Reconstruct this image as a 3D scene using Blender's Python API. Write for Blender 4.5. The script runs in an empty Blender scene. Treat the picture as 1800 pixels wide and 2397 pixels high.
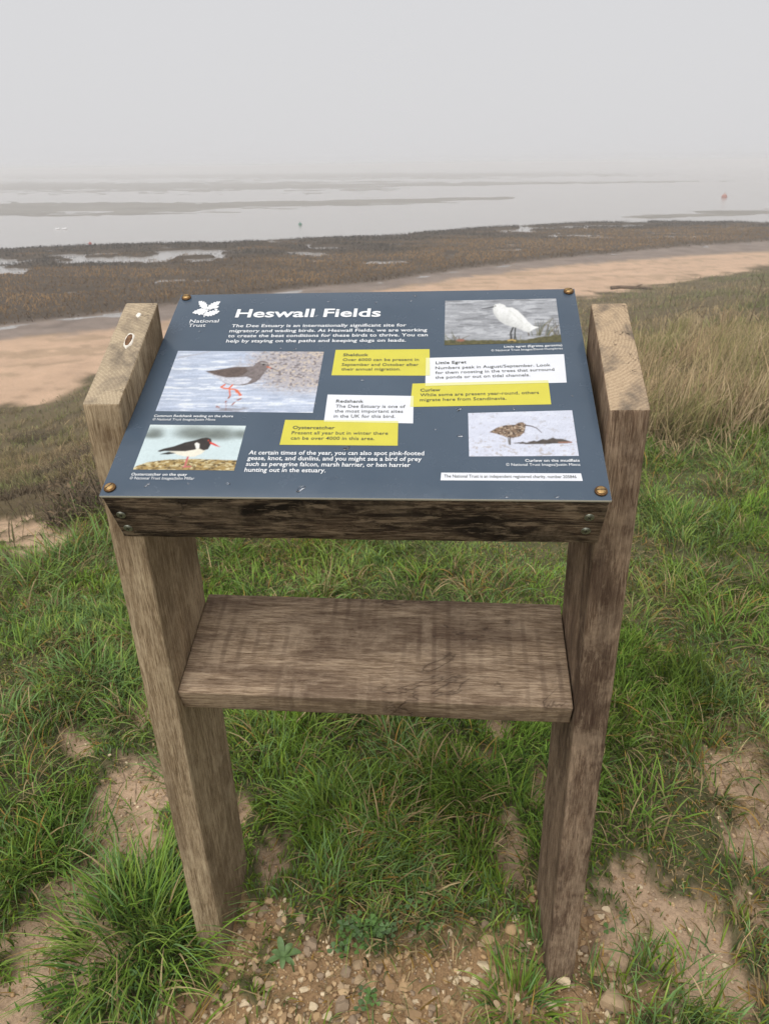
import bpy, bmesh, math, random
import numpy as np
from mathutils import Matrix, Vector, noise as mnoise

rng = np.random.default_rng(7)
random.seed(7)
scene = bpy.context.scene
COL = scene.collection

# ------------------------------------------------------------------ camera
U = 0.72                                   # metres per fitted unit
F_PX, W_PX, H_PX = 1693.8, 1800.0, 2397.0  # focal length and frame in photo pixels
CAM = Vector((0.1823, -1.4054, 2.2257)) * U
PITCH, YAW, ROLL, ROLL_SIGN = 25.669, -5.45, -0.72, -1.754


def cam_basis(pitch, yaw, roll):
    a, b, c = (math.radians(v) for v in (pitch, yaw, roll))
    fw = Vector((math.sin(b) * math.cos(a), math.cos(b) * math.cos(a), -math.sin(a)))
    rt = Vector((math.cos(b), -math.sin(b), 0))
    up = rt.cross(fw)
    r2 = rt * math.cos(c) + up * math.sin(c)
    u2 = up * math.cos(c) - rt * math.sin(c)
    return Matrix((r2, u2, -fw)).transposed()          # columns: right, up, back


RB = cam_basis(PITCH, YAW, ROLL)
cam_data = bpy.data.cameras.new('camera')
cam = bpy.data.objects.new('camera', cam_data)
COL.objects.link(cam)
cam.matrix_world = Matrix.Translation(CAM) @ RB.to_4x4()
cam_data.sensor_fit = 'VERTICAL'
cam_data.sensor_height = 36.0
cam_data.lens = 36.0 * F_PX / H_PX
cam_data.clip_start = 0.02
cam_data.clip_end = 20000
cam_data.dof.use_dof = True
cam_data.dof.focus_distance = 1.2
cam_data.dof.aperture_fstop = cam_data.lens / 2.0
scene.camera = cam

# ------------------------------------------------------------------ sky and sun
SUN_EL, SUN_AZ = 58.0, 205.0
world = bpy.data.worlds.new('World')
scene.world = world
world.use_nodes = True
wn = world.node_tree
wn.nodes.clear()
wo = wn.nodes.new('ShaderNodeOutputWorld')
wb = wn.nodes.new('ShaderNodeBackground')
wb.inputs['Strength'].default_value = 0.10
ws = wn.nodes.new('ShaderNodeTexSky')
ws.sky_type = 'NISHITA'
ws.sun_disc = False
ws.sun_elevation = math.radians(SUN_EL)
ws.sun_rotation = math.radians(SUN_AZ)
ws.dust_density = 6.0
wm = wn.nodes.new('ShaderNodeMix')
wm.data_type = 'RGBA'
wm.inputs[0].default_value = 0.965         # a closed cloud layer hides nearly all of the blue sky
wm.inputs[7].default_value = (4.08, 4.06, 4.14, 1)
wn.links.new(ws.outputs[0], wm.inputs[6])
wn.links.new(wm.outputs[2], wb.inputs['Color'])
wn.links.new(wb.outputs[0], wo.inputs['Surface'])

sun_data = bpy.data.lights.new('sun', 'SUN')
sun_data.energy = 1.5
sun_data.angle = math.radians(55)
sun_data.color = (1.0, 0.982, 0.955)
sun = bpy.data.objects.new('sun', sun_data)
COL.objects.link(sun)
sd = Vector((math.sin(math.radians(SUN_AZ)) * math.cos(math.radians(SUN_EL)),
             math.cos(math.radians(SUN_AZ)) * math.cos(math.radians(SUN_EL)),
             math.sin(math.radians(SUN_EL))))
sun.rotation_euler = sd.to_track_quat('Z', 'Y').to_euler()
sun.location = (0, 0, 30)

scene.view_settings.view_transform = 'Standard'
scene.view_settings.look = 'None'
scene.view_settings.exposure = 0.8
scene.view_settings.gamma = 1.0
scene.view_settings.use_curve_mapping = False
scene.cycles.volume_bounces = 3
scene.cycles.max_bounces = 8
scene.cycles.use_denoising = True


# ------------------------------------------------------------------ small helpers
def lin(r, g, b):
    """sRGB 0..255 -> linear"""
    return tuple(((c / 255) / 12.92 if c <= 10 else ((c / 255 + 0.055) / 1.055) ** 2.4) for c in (r, g, b))


def ray(u, v):
    d = Vector(((u - W_PX / 2) / F_PX, -(v - H_PX / 2) / F_PX, -1.0))
    return (RB @ d).normalized()


def on_plane(u, v, z):
    d = ray(u, v)
    t = (z - CAM.z) / d.z
    return CAM + d * t


def mesh_obj(name, verts, faces, mats=(), parent=None, smooth=False, mat_idx=None, cols=None, link=True):
    me = bpy.data.meshes.new(name)
    verts = np.asarray(verts, dtype=np.float32)
    if isinstance(faces, np.ndarray):
        n, k = faces.shape
        me.vertices.add(len(verts))
        me.vertices.foreach_set('co', verts.ravel())
        me.loops.add(n * k)
        me.loops.foreach_set('vertex_index', faces.astype(np.int32).ravel())
        me.polygons.add(n)
        me.polygons.foreach_set('loop_start', np.arange(0, n * k, k, dtype=np.int32))
        me.polygons.foreach_set('loop_total', np.full(n, k, dtype=np.int32))
        me.update(calc_edges=True)
    else:
        me.from_pydata([tuple(map(float, v)) for v in verts], [], faces)
        me.update()
    if cols is not None:
        c = np.ones((len(verts), 4), dtype=np.float32)
        c[:, :3] = cols
        at = me.color_attributes.new('Col', 'FLOAT_COLOR', 'POINT')
        at.data.foreach_set('color', c.ravel())
    for m in mats:
        me.materials.append(m)
    if mat_idx is not None:
        me.polygons.foreach_set('material_index', np.asarray(mat_idx, dtype=np.int32))
    if smooth:
        me.polygons.foreach_set('use_smooth', np.ones(len(me.polygons), dtype=bool))
    o = bpy.data.objects.new(name, me)
    if link:
        COL.objects.link(o)
    if parent is not None:
        o.parent = parent
    return o


def tag(o, label=None, cat=None, group=None, kind=None):
    if label: o['label'] = label
    if cat: o['category'] = cat
    if group: o['group'] = group
    if kind: o['kind'] = kind
    return o


def vnoise(x, y, seed=0):
    """cheap vectorised value noise, smooth, range 0..1"""
    xi, yi = np.floor(x).astype(np.int64), np.floor(y).astype(np.int64)
    fx, fy = x - xi, y - yi
    fx, fy = fx * fx * (3 - 2 * fx), fy * fy * (3 - 2 * fy)

    def h(a, b):
        n = (a * 374761393 + b * 668265263 + seed * 1274126177) & 0x7fffffff
        n = ((n ^ (n >> 13)) * 1274126177) & 0x7fffffff
        return ((n ^ (n >> 16)) & 0xffff) / 65535.0
    return (h(xi, yi) * (1 - fx) + h(xi + 1, yi) * fx) * (1 - fy) + (h(xi, yi + 1) * (1 - fx) + h(xi + 1, yi + 1) * fx) * fy


def fbm(x, y, seed=0, oct=4):
    s, a, t = 0, 1.0, 0
    for k in range(oct):
        s = s + a * vnoise(x * 2 ** k, y * 2 ** k, seed + k * 17)
        t += a
        a *= 0.5
    return s / t


def sstep(a, b, x):
    t = np.clip((x - a) / (b - a), 0, 1)
    return t * t * (3 - 2 * t)


# ------------------------------------------------------------------ materials
class NT:
    """tiny node-tree helper"""
    def __init__(self, name):
        self.m = bpy.data.materials.new(name)
        self.m.use_nodes = True
        self.t = self.m.node_tree
        self.b = self.t.nodes['Principled BSDF']

    def n(self, kind, **kw):
        nd = self.t.nodes.new(kind)
        for k, v in kw.items():
            if k in nd.inputs: nd.inputs[k].default_value = v
            else: setattr(nd, k, v)
        return nd

    def l(self, a, b):
        self.t.links.new(a, b)

    def set(self, **kw):
        for k, v in kw.items():
            self.b.inputs[k.replace('_', ' ')].default_value = v
        return self

    def coord(self, scale=(1, 1, 1), loc=(0, 0, 0), rot=(0, 0, 0), which='Object'):
        tc = self.n('ShaderNodeTexCoord')
        mp = self.n('ShaderNodeMapping')
        mp.inputs['Scale'].default_value = scale
        mp.inputs['Location'].default_value = loc
        mp.inputs['Rotation'].default_value = rot
        self.l(tc.outputs[which], mp.inputs['Vector'])
        return mp.outputs[0]

    def noise(self, vec, scale, detail=4, rough=0.55, dist=0.0):
        nd = self.n('ShaderNodeTexNoise')
        nd.inputs['Scale'].default_value = scale
        nd.inputs['Detail'].default_value = detail
        nd.inputs['Roughness'].default_value = rough
        nd.inputs['Distortion'].default_value = dist
        if vec is not None: self.l(vec, nd.inputs['Vector'])
        return nd.outputs[0]

    def ramp(self, fac, stops):
        nd = self.n('ShaderNodeValToRGB')
        e = nd.color_ramp.elements
        while len(e) < len(stops): e.new(0.5)
        for i, (p, c) in enumerate(stops):
            e[i].position = p
            e[i].color = (*c, 1) if isinstance(c, tuple) else (c, c, c, 1)
        self.l(fac, nd.inputs[0])
        return nd.outputs[0]

    def mix(self, fac, a, b, mode='MIX'):
        nd = self.n('ShaderNodeMix', data_type='RGBA', blend_type=mode)
        for sock, v in ((nd.inputs[0], fac), (nd.inputs[6], a), (nd.inputs[7], b)):
            if hasattr(v, 'is_linked'): self.l(v, sock)
            elif isinstance(v, tuple): sock.default_value = (*v[:3], 1)
            else: sock.default_value = v
        return nd.outputs[2]

    def math(self, op, a, b=0.0):
        nd = self.n('ShaderNodeMath', operation=op)
        for i, v in enumerate((a, b)):
            if hasattr(v, 'is_linked'): self.l(v, nd.inputs[i])
            else: nd.inputs[i].default_value = v
        return nd.outputs[0]

    def bump(self, h, strength, dist):
        nd = self.n('ShaderNodeBump')
        nd.inputs['Strength'].default_value = strength
        nd.inputs['Distance'].default_value = dist
        self.l(h, nd.inputs['Height'])
        self.l(nd.outputs[0], self.b.inputs['Normal'])

    def base(self, s):
        self.l(s, self.b.inputs['Base Color'])


def wood(name, light, mid, dark, axis=2, seed=0.0, stain=0.5, stain_col=(0.03, 0.022, 0.016), saw=0.0, cracks=0.0, fine=1.0,
         stain_scale=5.0, blotch=0.0):
    """weathered sawn oak, grain running along local axis"""
    M = NT(name)
    s = [1.0, 1.0, 1.0]
    s[axis] = 0.06
    g = M.coord(scale=tuple(s), loc=(seed, seed * 1.7, seed * .6))
    iso = M.coord(loc=(seed * 2, seed, seed * 3))
    grain = M.noise(g, 430, 6, 0.75, 0.4)
    broad = M.noise(g, 70, 5, 0.65, 0.9)
    c = M.ramp(grain, [(0.41, dark), (0.5, mid), (0.59, light)])
    c2 = M.ramp(broad, [(0.36, dark), (0.52, mid), (0.66, light)])
    c = M.mix(0.4, c, c2)
    # weather stains
    s2 = [1.0, 1.0, 1.0]
    s2[axis] = 0.3
    bl = M.noise(M.coord(scale=tuple(s2), loc=(seed * 3, 0, seed)), stain_scale, 6, 0.62, 0.6)
    c = M.mix(M.math('MULTIPLY', M.ramp(bl, [(0.47, 0.0), (0.62, 1.0)]), stain), c, stain_col)
    bl2 = M.noise(iso, 14, 5, 0.7, 0.2)
    c = M.mix(M.math('MULTIPLY', M.ramp(bl2, [(0.5, 0.0), (0.66, 1.0)]), 0.42), c, light)
    speck = M.noise(g, 700, 2, 0.5)
    c = M.mix(M.math('MULTIPLY', M.ramp(speck, [(0.56, 0.0), (0.66, 1.0)]), 0.45 * fine), c, dark)
    if blotch:
        b3 = M.noise(M.coord(scale=tuple(1.0 if i != axis else .22 for i in range(3)), loc=(seed, 7, 2)), 30, 7, 0.72, 0.5)
        c = M.mix(M.math('MULTIPLY', M.ramp(b3, [(0.5, 0.0), (0.57, 1.0)]), blotch), c, stain_col)
        b4 = M.noise(M.coord(scale=tuple(1.0 if i != axis else .2 for i in range(3)), loc=(3, seed, 2)), 70, 6, 0.75, 0.4)
        c = M.mix(M.math('MULTIPLY', M.ramp(b4, [(0.54, 0.0), (0.62, 1.0)]), blotch * .8), c, light)
    h = M.math('ADD', M.math('MULTIPLY', grain, 1.0), M.math('MULTIPLY', broad, 0.6))
    if saw:
        # saw-mill marks: gentle arcs across the board
        sw = [0.35, 0.35, 0.35]
        sw[axis] = 1.0
        v = M.coord(scale=tuple(sw), loc=(seed, 0, 0))
        wv = M.n('ShaderNodeTexWave', wave_type='BANDS', bands_direction='XYZ'[axis])
        M.l(v, wv.inputs['Vector'])
        wv.inputs['Scale'].default_value = 11
        wv.inputs['Distortion'].default_value = 2.4
        wv.inputs['Detail'].default_value = 3
        wv.inputs['Detail Scale'].default_value = 0.9
        mask = M.math('MULTIPLY', M.ramp(wv.outputs[1], [(0.62, 0.0), (0.95, 1.0)]), M.ramp(M.noise(iso, 7, 3), [(0.42, 0.0), (0.62, 1.0)]))
        c = M.mix(M.math('MULTIPLY', mask, saw), c, stain_col)
        h = M.math('ADD', h, M.math('MULTIPLY', wv.outputs[1], 0.35))
    if cracks:
        n1 = M.noise(M.coord(scale=tuple(1.0 if i != axis else 0.6 for i in range(3)), loc=(seed, 5, 1)), 7.5, 5, 0.6, 0.5)
        line = M.ramp(M.math('ABSOLUTE', M.math('SUBTRACT', n1, 0.56)), [(0.0, 1.0), (0.011, 0.0)])
        zone = M.ramp(M.noise(iso, 4.2, 2), [(0.5, 0.0), (0.58, 1.0)])
        ck = M.math('MULTIPLY', line, zone)
        halo = M.math('MULTIPLY', M.ramp(M.math('ABSOLUTE', M.math('SUBTRACT', n1, 0.56)), [(0.0, 1.0), (0.09, 0.0)]), zone)
        c = M.mix(M.math('MULTIPLY', halo, cracks * .5), c, stain_col)
        c = M.mix(M.math('MULTIPLY', ck, cracks * .55), c, (0.02, 0.012, 0.011))
        h = M.math('SUBTRACT', h, M.math('MULTIPLY', ck, 1.5))
    M.base(c)
    M.set(Roughness=0.86)
    M.b.inputs['Specular IOR Level'].default_value = 0.1
    M.bump(h, 0.55, 0.0022)
    return M.m


def end_grain(name, light, mid, dark, centre, seed=0.0):
    M = NT(name)
    v = M.coord(loc=centre)
    wv = M.n('ShaderNodeTexWave', wave_type='RINGS', rings_direction='Z')
    M.l(v, wv.inputs['Vector'])
    wv.inputs['Scale'].default_value = 62
    wv.inputs['Distortion'].default_value = 1.6
    wv.inputs['Detail'].default_value = 3
    wv.inputs['Detail Scale'].default_value = 0.5
    fine = M.noise(M.coord(scale=(1, 1, .1)), 420, 4, 0.7)
    c = M.mix(M.math('MULTIPLY', wv.outputs[1], 0.3), light, mid)
    c = M.mix(M.math('MULTIPLY', M.ramp(fine, [(0.42, 0.0), (0.68, 1.0)]), 0.6), c, mid)
    st = M.noise(M.coord(loc=(seed, seed, 0)), 17, 5, 0.65, 0.4)
    c = M.mix(M.math('MULTIPLY', M.ramp(st, [(0.47, 0.0), (0.66, 1.0)]), 0.85), c, dark)
    # radial checks
    n1 = M.noise(M.coord(scale=(1.0, 2.4, 1), loc=(seed, 2, 0), rot=(0, 0, 0.5)), 24, 3, 0.5, 0.4)
    line = M.ramp(M.math('ABSOLUTE', M.math('SUBTRACT', n1, 0.5)), [(0.0, 1.0), (0.012, 0.0)])
    zone = M.ramp(M.noise(M.coord(loc=(0, seed, 4)), 12, 2), [(0.5, 0.0), (0.58, 1.0)])
    ck = M.math('MULTIPLY', line, zone)
    c = M.mix(M.math('MULTIPLY', ck, 0.8), c, (0.02, 0.017, 0.014))
    M.base(c)
    M.set(Roughness=0.85)
    M.b.inputs['Specular IOR Level'].default_value = 0.1
    M.bump(M.math('SUBTRACT', M.math('ADD', wv.outputs[1], fine), M.math('MULTIPLY', ck, 2.0)), 0.4, 0.0012)
    return M.m


def flat(name, col, rough=0.5, metal=0.0, spec=0.5, nscale=0, namp=0.0, nbump=0.0):
    M = NT(name).set(Roughness=rough, Metallic=metal)
    M.b.inputs['Specular IOR Level'].default_value = spec
    M.b.inputs['Base Color'].default_value = (*col, 1)
    if nscale:
        nz = M.noise(M.coord(), nscale, 5, 0.6)
        a = tuple(c * (1 - namp) for c in col)
        b = tuple(min(1, c * (1 + namp)) for c in col)
        M.base(M.ramp(nz, [(0.3, a), (0.7, b)]))
        if nbump: M.bump(nz, 0.5, nbump)
    return M.m


def vcol(name, rough=0.7, spec=0.3, translucent=0.0, nscale=0, namp=0.0, bump=0.0):
    M = NT(name).set(Roughness=rough)
    M.b.inputs['Specular IOR Level'].default_value = spec
    at = M.n('ShaderNodeVertexColor', layer_name='Col')
    c = at.outputs[0]
    if nscale:
        nz = M.noise(M.coord(), nscale, 6, 0.65)
        c = M.mix(1.0, c, M.ramp(nz, [(0.25, 1 - namp), (0.75, 1.0)]), 'MULTIPLY')
        if bump: M.bump(nz, 0.7, bump)
    M.base(c)
    if translucent:
        out = M.t.nodes['Material Output']
        tr = M.n('ShaderNodeBsdfTranslucent')
        M.l(c, tr.inputs['Color'])
        mx = M.n('ShaderNodeMixShader')
        mx.inputs[0].default_value = translucent
        M.l(M.b.outputs[0], mx.inputs[1])
        M.l(tr.outputs[0], mx.inputs[2])
        M.l(mx.outputs[0], out.inputs['Surface'])
    return M.m


# ------------------------------------------------------------------ the land: zones as distance from a survey point, by bearing
Z_BEACH = -4.4
Z_WATER = -4.62


def zone(pix, z):
    """pixel polyline on the level z -> (bearing, range) seen from above the survey point"""
    pts = []
    for u, v in pix:
        p = on_plane(u, v, z)
        pts.append((math.atan2(p.x - CAM.x, p.y - CAM.y), math.hypot(p.x - CAM.x, p.y - CAM.y)))
    pts.sort()
    return np.array(pts)


ZE = zone([(-500, 1480), (-100, 1310), (60, 1290), (200, 1225), (450, 1120), (900, 1040), (1400, 1010), (1800, 965), (2300, 930)], 0.0)
ZF = zone([(-300, 1040), (0, 953), (90, 942), (217, 880), (600, 800), (1000, 738), (1350, 694), (1500, 672), (1700, 640), (1800, 622), (2200, 560)], Z_BEACH)
ZS = zone([(-300, 815), (0, 790), (244, 771), (500, 738), (900, 678), (1442, 610), (1800, 586), (2200, 560)], Z_BEACH - .12)
ZN = zone([(-300, 790), (0, 757), (108, 744), (233, 730), (374, 714), (900, 654), (1171, 617), (1442, 589), (1800, 562), (2200, 538)], Z_BEACH - .1)
ZM = zone([(-300, 590), (0, 581), (238, 570), (471, 564), (504, 566), (900, 549), (1160, 530), (1442, 516), (1800, 521), (2200, 515)], Z_BEACH - .1)


def bearing(x, y):
    return np.arctan2(x - CAM.x, y - CAM.y), np.hypot(x - CAM.x, y - CAM.y)


def rz(tab, th):
    return np.interp(th, tab[:, 0], tab[:, 1])


def blob(u, v, ru, rv, z=0.0):
    c = on_plane(u, v, z)
    d = (c - CAM).length
    a = abs(ray(u, v).z)
    return (c.x, c.y, ru * d / F_PX, rv * d / F_PX / a)


BARE = [blob(*b) for b in [
    (330, 1850, 95, 130), (395, 1760, 50, 60), (290, 1965, 90, 75), (345, 1645, 45, 45), (190, 1735, 60, 35), (120, 2250, 130, 75), (20, 2350, 110, 80), (180, 2110, 90, 30),
    (30, 1190, 62, 34), (75, 1225, 50, 34), (115, 1265, 40, 38), (-60, 1150, 90, 34), (235, 1910, 60, 50),
    (640, 2020, 50, 60), (1195, 1980, 34, 62), (1255, 1830, 24, 48), (1120, 1775, 45, 25), (1160, 1700, 35, 22),
    (1740, 1800, 80, 110), (1790, 1930, 80, 100), (1590, 2170, 130, 110), (1500, 2080, 70, 60), (1680, 2290, 90, 60), (1420, 2220, 80, 110),
    (1790, 2140, 60, 70), (560, 1900, 26, 40)]]
GRAVEL = [blob(*b) for b in [
    (700, 2260, 190, 80), (900, 2330, 330, 110), (620, 2130, 70, 60), (1150, 2280, 160, 100), (1330, 2180, 60, 110), (560, 2200, 60, 60), (1400, 2330, 130, 90), (780, 2390, 360, 60)]]
LUSH = [blob(*b) for b in [
    (880, 1960, 230, 130), (760, 1880, 150, 90), (1050, 1850, 110, 90), (330, 2190, 170, 110), (200, 1640, 120, 70), (130, 1960, 150, 110), (250, 1500, 170, 90), (1650, 1600, 140, 60)]]


def blobs(L, x, y, warp=0.5):
    m = np.zeros_like(x)
    n = (fbm(x * 8, y * 8, 3) - 0.5) * 2.4 + (fbm(x * 38, y * 38, 5, 3) - .5) * 2.0 + .12
    for cx, cy, a, b in L:
        d = np.hypot((x - cx) / a, (y - cy) / b)
        m = np.maximum(m, 1 - sstep(0.6, 1.15, d + n * warp))
    return m


BARS = []     # mud bars: world-space long ellipses


def bar(u0, v0, u1, v1, w0, w1):
    a, b = on_plane(u0, v0, Z_WATER), on_plane(u1, v1, Z_WATER)
    BARS.append((a.x, a.y, b.x, b.y, w0, w1))


def bar_height(x, y):
    h = np.full_like(x, -1.0)
    n = (fbm(x * .035, y * .11, 21) - .5) + (fbm(x * .12, y * .7, 23, 5) - .5) * 1.5
    for ax, ay, bx, by, w0, w1 in BARS:
        dx, dy = bx - ax, by - ay
        L2 = dx * dx + dy * dy
        t = np.clip(((x - ax) * dx + (y - ay) * dy) / L2, 0, 1)
        d = np.hypot(x - ax - t * dx, y - ay - t * dy)
        w = w0 + (w1 - w0) * t
        h = np.maximum(h, 1 - d / w + n * 1.1)
    return h


bar(-500, 494, 420, 484, 42, 26)
bar(420, 484, 1180, 463, 26, 5)
bar(-800, 438, 700, 434, 125, 80)
bar(-1200, 414, 1000, 410, 260, 150)
bar(700, 434, 1680, 424, 55, 10)
bar(1500, 508, 1900, 492, 3, 9)


def pool_mask(x, y, th, r):
    """wet hollows among the marsh plants"""
    rn, rm = rz(ZN, th), rz(ZM, th)
    t = (r - rn) / (rm - rn)
    n = fbm(x * .2, y * .42, 31, 5)
    lw = sstep(0.2, 0.0, np.abs(t - 0.66)) * sstep(0.05, -0.35, th) + sstep(0.2, 0.0, np.abs(t - .8)) * sstep(-.1, .15, th)
    p = sstep(0.61, 0.65, n + 0.14 * lw)
    n2 = fbm(x * .25 + 9, y * .5, 77, 3)
    return p * sstep(.12, .3, t) * sstep(.35, .5, n2 + .2 * lw)


def land(x, y):
    """height of the ground"""
    th, r = bearing(x, y)
    back = sstep(1.2, 2.2, np.abs(th))
    re = rz(ZE, th) * (1 - back) + 400 * back
    rf = rz(ZF, th) * (1 - back) + 520 * back
    rs, rn, rm = (rz(q, th) * (1 - back) + k * back for q, k in ((ZS, 540), (ZN, 560), (ZM, 700)))
    rf = np.maximum(rf, re + 4)
    rs = np.maximum(rs, rf + 3)
    rn = np.maximum(rn, rs + 2)
    t = np.clip((r - re) / (rf - re), 0, 1)
    prof = t + 0.5 * (1 - t) * t * sstep(0, .3, t)
    z = Z_BEACH * prof
    z = z + np.where(t > 0, (fbm(x * .5, y * .5, 2) - .5) * .4 * np.sqrt(np.clip(t * (1 - t), 0, 1)) * 2, 0)
    # small relief of the turf
    z = z + (fbm(x * 3, y * 3, 11) - .5) * .05 + (fbm(x * 14, y * 14, 12, 3) - .5) * .032 * sstep(12, 4, r)
    sand = sstep(0, 1, (r - rf) / np.maximum(rs - rf, .1))
    z = z - .16 * sand
    marsh = sstep(rn - .3, rn + 1.2, r) * sstep(rm + 1.0, rm - 1.5, r)
    z = np.where(r > rs, Z_BEACH - .16 - .06 * sstep(0, 1, (r - rs) / np.maximum(rn - rs, .1)) + (fbm(x * .6, y * .6, 8) - .5) * .06, z)
    z = np.where(r > rn - .3, z + .16 * marsh + (fbm(x * .2, y * .2, 4) - .5) * .18 * marsh, z)
    z = z - .34 * marsh * pool_mask(x, y, th, r)
    off = sstep(rm - 1.5, rm + 6, r)
    bars = bar_height(x, y)
    sea = Z_WATER - .12 + .2 * sstep(-.15, .75, bars) + (fbm(x * .03, y * .14, 55) - .5) * .05
    z = z * (1 - off) + off * np.where(back > .5, z, sea)
    # trodden hollows
    z = z - np.where(r < 12, .028 * blobs(BARE, x, y, .2) + .022 * blobs(GRAVEL, x, y, .2), 0)
    return z


def land1(x, y):
    return float(land(np.array([x], float), np.array([y], float))[0])


def hit(u, v):
    """where the view ray through a photo pixel meets the ground"""
    d = ray(u, v)
    s = np.concatenate([np.linspace(.8, 12, 1400), np.linspace(12, 150, 900)])
    x, y, z = CAM.x + d.x * s, CAM.y + d.y * s, CAM.z + d.z * s
    k = np.argmax(z < land(x, y))
    return Vector((x[k], y[k], land1(x[k], y[k])))


# ground sheet: rings round the survey point, finer where it is near
front = np.radians(40)
tha = np.concatenate([np.linspace(-math.pi, -front, 50, endpoint=False), np.linspace(-front, front, 350, endpoint=False),
                      np.linspace(front, math.pi, 50, endpoint=False)])
rr = np.concatenate([[0.02], np.geomspace(.25, 6, 210), np.geomspace(6.15, 140, 230), np.geomspace(142, 4500, 130)])
TH, RR = np.meshgrid(tha, rr)
GX, GY = CAM.x + RR * np.sin(TH), CAM.y + RR * np.cos(TH)
GZ = land(GX.ravel(), GY.ravel()).reshape(GX.shape)
nr, na = GX.shape
idx = np.arange(nr * na).reshape(nr, na)
q = np.stack([idx[:-1, :], np.roll(idx, -1, 1)[:-1, :], np.roll(idx, -1, 1)[1:, :], idx[1:, :]], -1).reshape(-1, 4)
q = q[:, ::-1]
gx, gy, gz = GX.ravel(), GY.ravel(), GZ.ravel()


def ground_colour(x, y, z):
    th, r = bearing(x, y)
    back = np.abs(th) > 1.4
    n1, n2, n3 = fbm(x * 1.3, y * 1.3, 61), fbm(x * 7, y * 7, 62), fbm(x * .12, y * .3, 63)
    soil = np.array(lin(204, 174, 144))
    turf = np.array((.125, .12, .055))
    grav = np.array(lin(184, 150, 112))
    bank = np.array((.15, .115, .06))
    sand = np.array(lin(204, 172, 144))
    strip = np.array(lin(138, 124, 114))
    peat = np.array((.075, .055, .036))
    mud = np.array(lin(142, 138, 131))
    c = np.empty((len(x), 3))
    b = blobs(BARE, x, y)[:, None] if True else 0
    g = blobs(GRAVEL, x, y)[:, None]
    near = turf * (.7 + .6 * n2[:, None])
    near = near * (1 - b) + soil * (.72 + .5 * n2[:, None]) * b
    near = near * (1 - g) + grav * (.62 + .6 * n2[:, None]) * g
    re, rf, rs, rn, rm = (rz(k, th) for k in (ZE, ZF, ZS, ZN, ZM))
    c[:] = near
    t = sstep(re - .6, re + .8, r)[:, None]
    path = 0
    c = c * (1 - t) + t * bank * (.7 + .6 * n1[:, None]) * (1 - b) + t * b * soil
    sn = sstep(-.9, .5, (r - rf) / np.maximum(.06 * rf, 1) + (n1 - .5) * 3)[:, None]
    sc = sand * (.82 + .36 * n1[:, None])
    weed = sstep(.54, .62, fbm((x + .25 * y) * .4, (y - .25 * x) * 2.0, 64, 5))[:, None]
    sc = sc * (1 - .3 * weed) + .3 * weed * np.array((.14, .12, .06))
    c = c * (1 - sn) + sn * sc
    st = sstep(-1.2, .6, (r - rs) + (n1 - .5) * 3)[:, None]
    c = c * (1 - st) + st * strip * (.6 + .8 * n1[:, None])
    mm = sstep(-.4, .6, r - rn)[:, None]
    c = c * (1 - mm) + mm * peat * (.7 + .6 * n1[:, None])
    sea = sstep(-1.5, 2.0, r - rm)[:, None]
    c = c * (1 - sea) + sea * mud * (.75 + .5 * n3[:, None])
    c[back] = turf * 1.4
    return c


gm = NT('land_surface').set(Roughness=0.85)
gm.b.inputs['Specular IOR Level'].default_value = 0.12
ga = gm.n('ShaderNodeVertexColor', layer_name='Col')
gn1 = gm.noise(gm.coord(), 22, 8, 0.7)
gn2 = gm.noise(gm.coord(), 140, 5, 0.7)
gcol = gm.mix(1.0, ga.outputs[0], gm.ramp(gn1, [(0.25, 0.68), (0.75, 1.15)]), 'MULTIPLY')
gcol = gm.mix(1.0, gcol, gm.ramp(gn2, [(0.3, 0.72), (0.7, 1.12)]), 'MULTIPLY')
vo = gm.n('ShaderNodeTexVoronoi', feature='DISTANCE_TO_EDGE')
vo.inputs['Scale'].default_value = 16
vd = gm.mix(0.06, gm.coord(), gm.n('ShaderNodeTexNoise').outputs[1])
gm.l(vd, vo.inputs['Vector'])
crack = gm.math('MULTIPLY', gm.ramp(vo.outputs[0], [(0.0, 1.0), (0.03, 0.0)]), gm.ramp(gm.noise(gm.coord(), 3.5, 3), [(0.5, 0.0), (0.6, 1.0)]))
gcol = gm.mix(gm.math('MULTIPLY', crack, .45), gcol, (.12, .08, .05))
gm.base(gcol)
gm.bump(gm.math('SUBTRACT', gm.math('ADD', gn1, gm.math('MULTIPLY', gn2, .4)), gm.math('MULTIPLY', crack, .3)), 0.75, 0.02)
ground = mesh_obj('ground', np.stack([gx, gy, gz], 1), q, [gm.m], smooth=True, cols=ground_colour(gx, gy, gz))
tag(ground, 'trodden turf running down a bank to sand, marsh and mud', 'ground', kind='structure')

# water of the estuary
wmx = NT('estuary_water').set(Roughness=0.16, IOR=1.33)
wmx.b.inputs['Base Color'].default_value = (*lin(150, 146, 142), 1)
wmx.b.inputs['Specular IOR Level'].default_value = 0.6
wv1 = wmx.noise(wmx.coord(scale=(.35, 1.2, 1)), 1.3, 5, 0.6)
wmx.bump(wv1, 0.25, 0.05)
wth = np.linspace(-1.3, 1.3, 60)
wr = np.array([22, 60, 120, 300, 1000, 4400.0])
wx = CAM.x + np.outer(wr, np.sin(wth)).ravel()
wy = CAM.y + np.outer(wr, np.cos(wth)).ravel()
wi = np.arange(len(wr) * 60).reshape(len(wr), 60)
wq = np.stack([wi[:-1, :-1], wi[1:, :-1], wi[1:, 1:], wi[:-1, 1:]], -1).reshape(-1, 4)[:, ::-1]
water = mesh_obj('water', np.stack([wx, wy, np.full_like(wx, Z_WATER)], 1), wq, [wmx.m])
tag(water, 'calm pale grey estuary water between mud bars', 'water', kind='structure')


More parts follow.
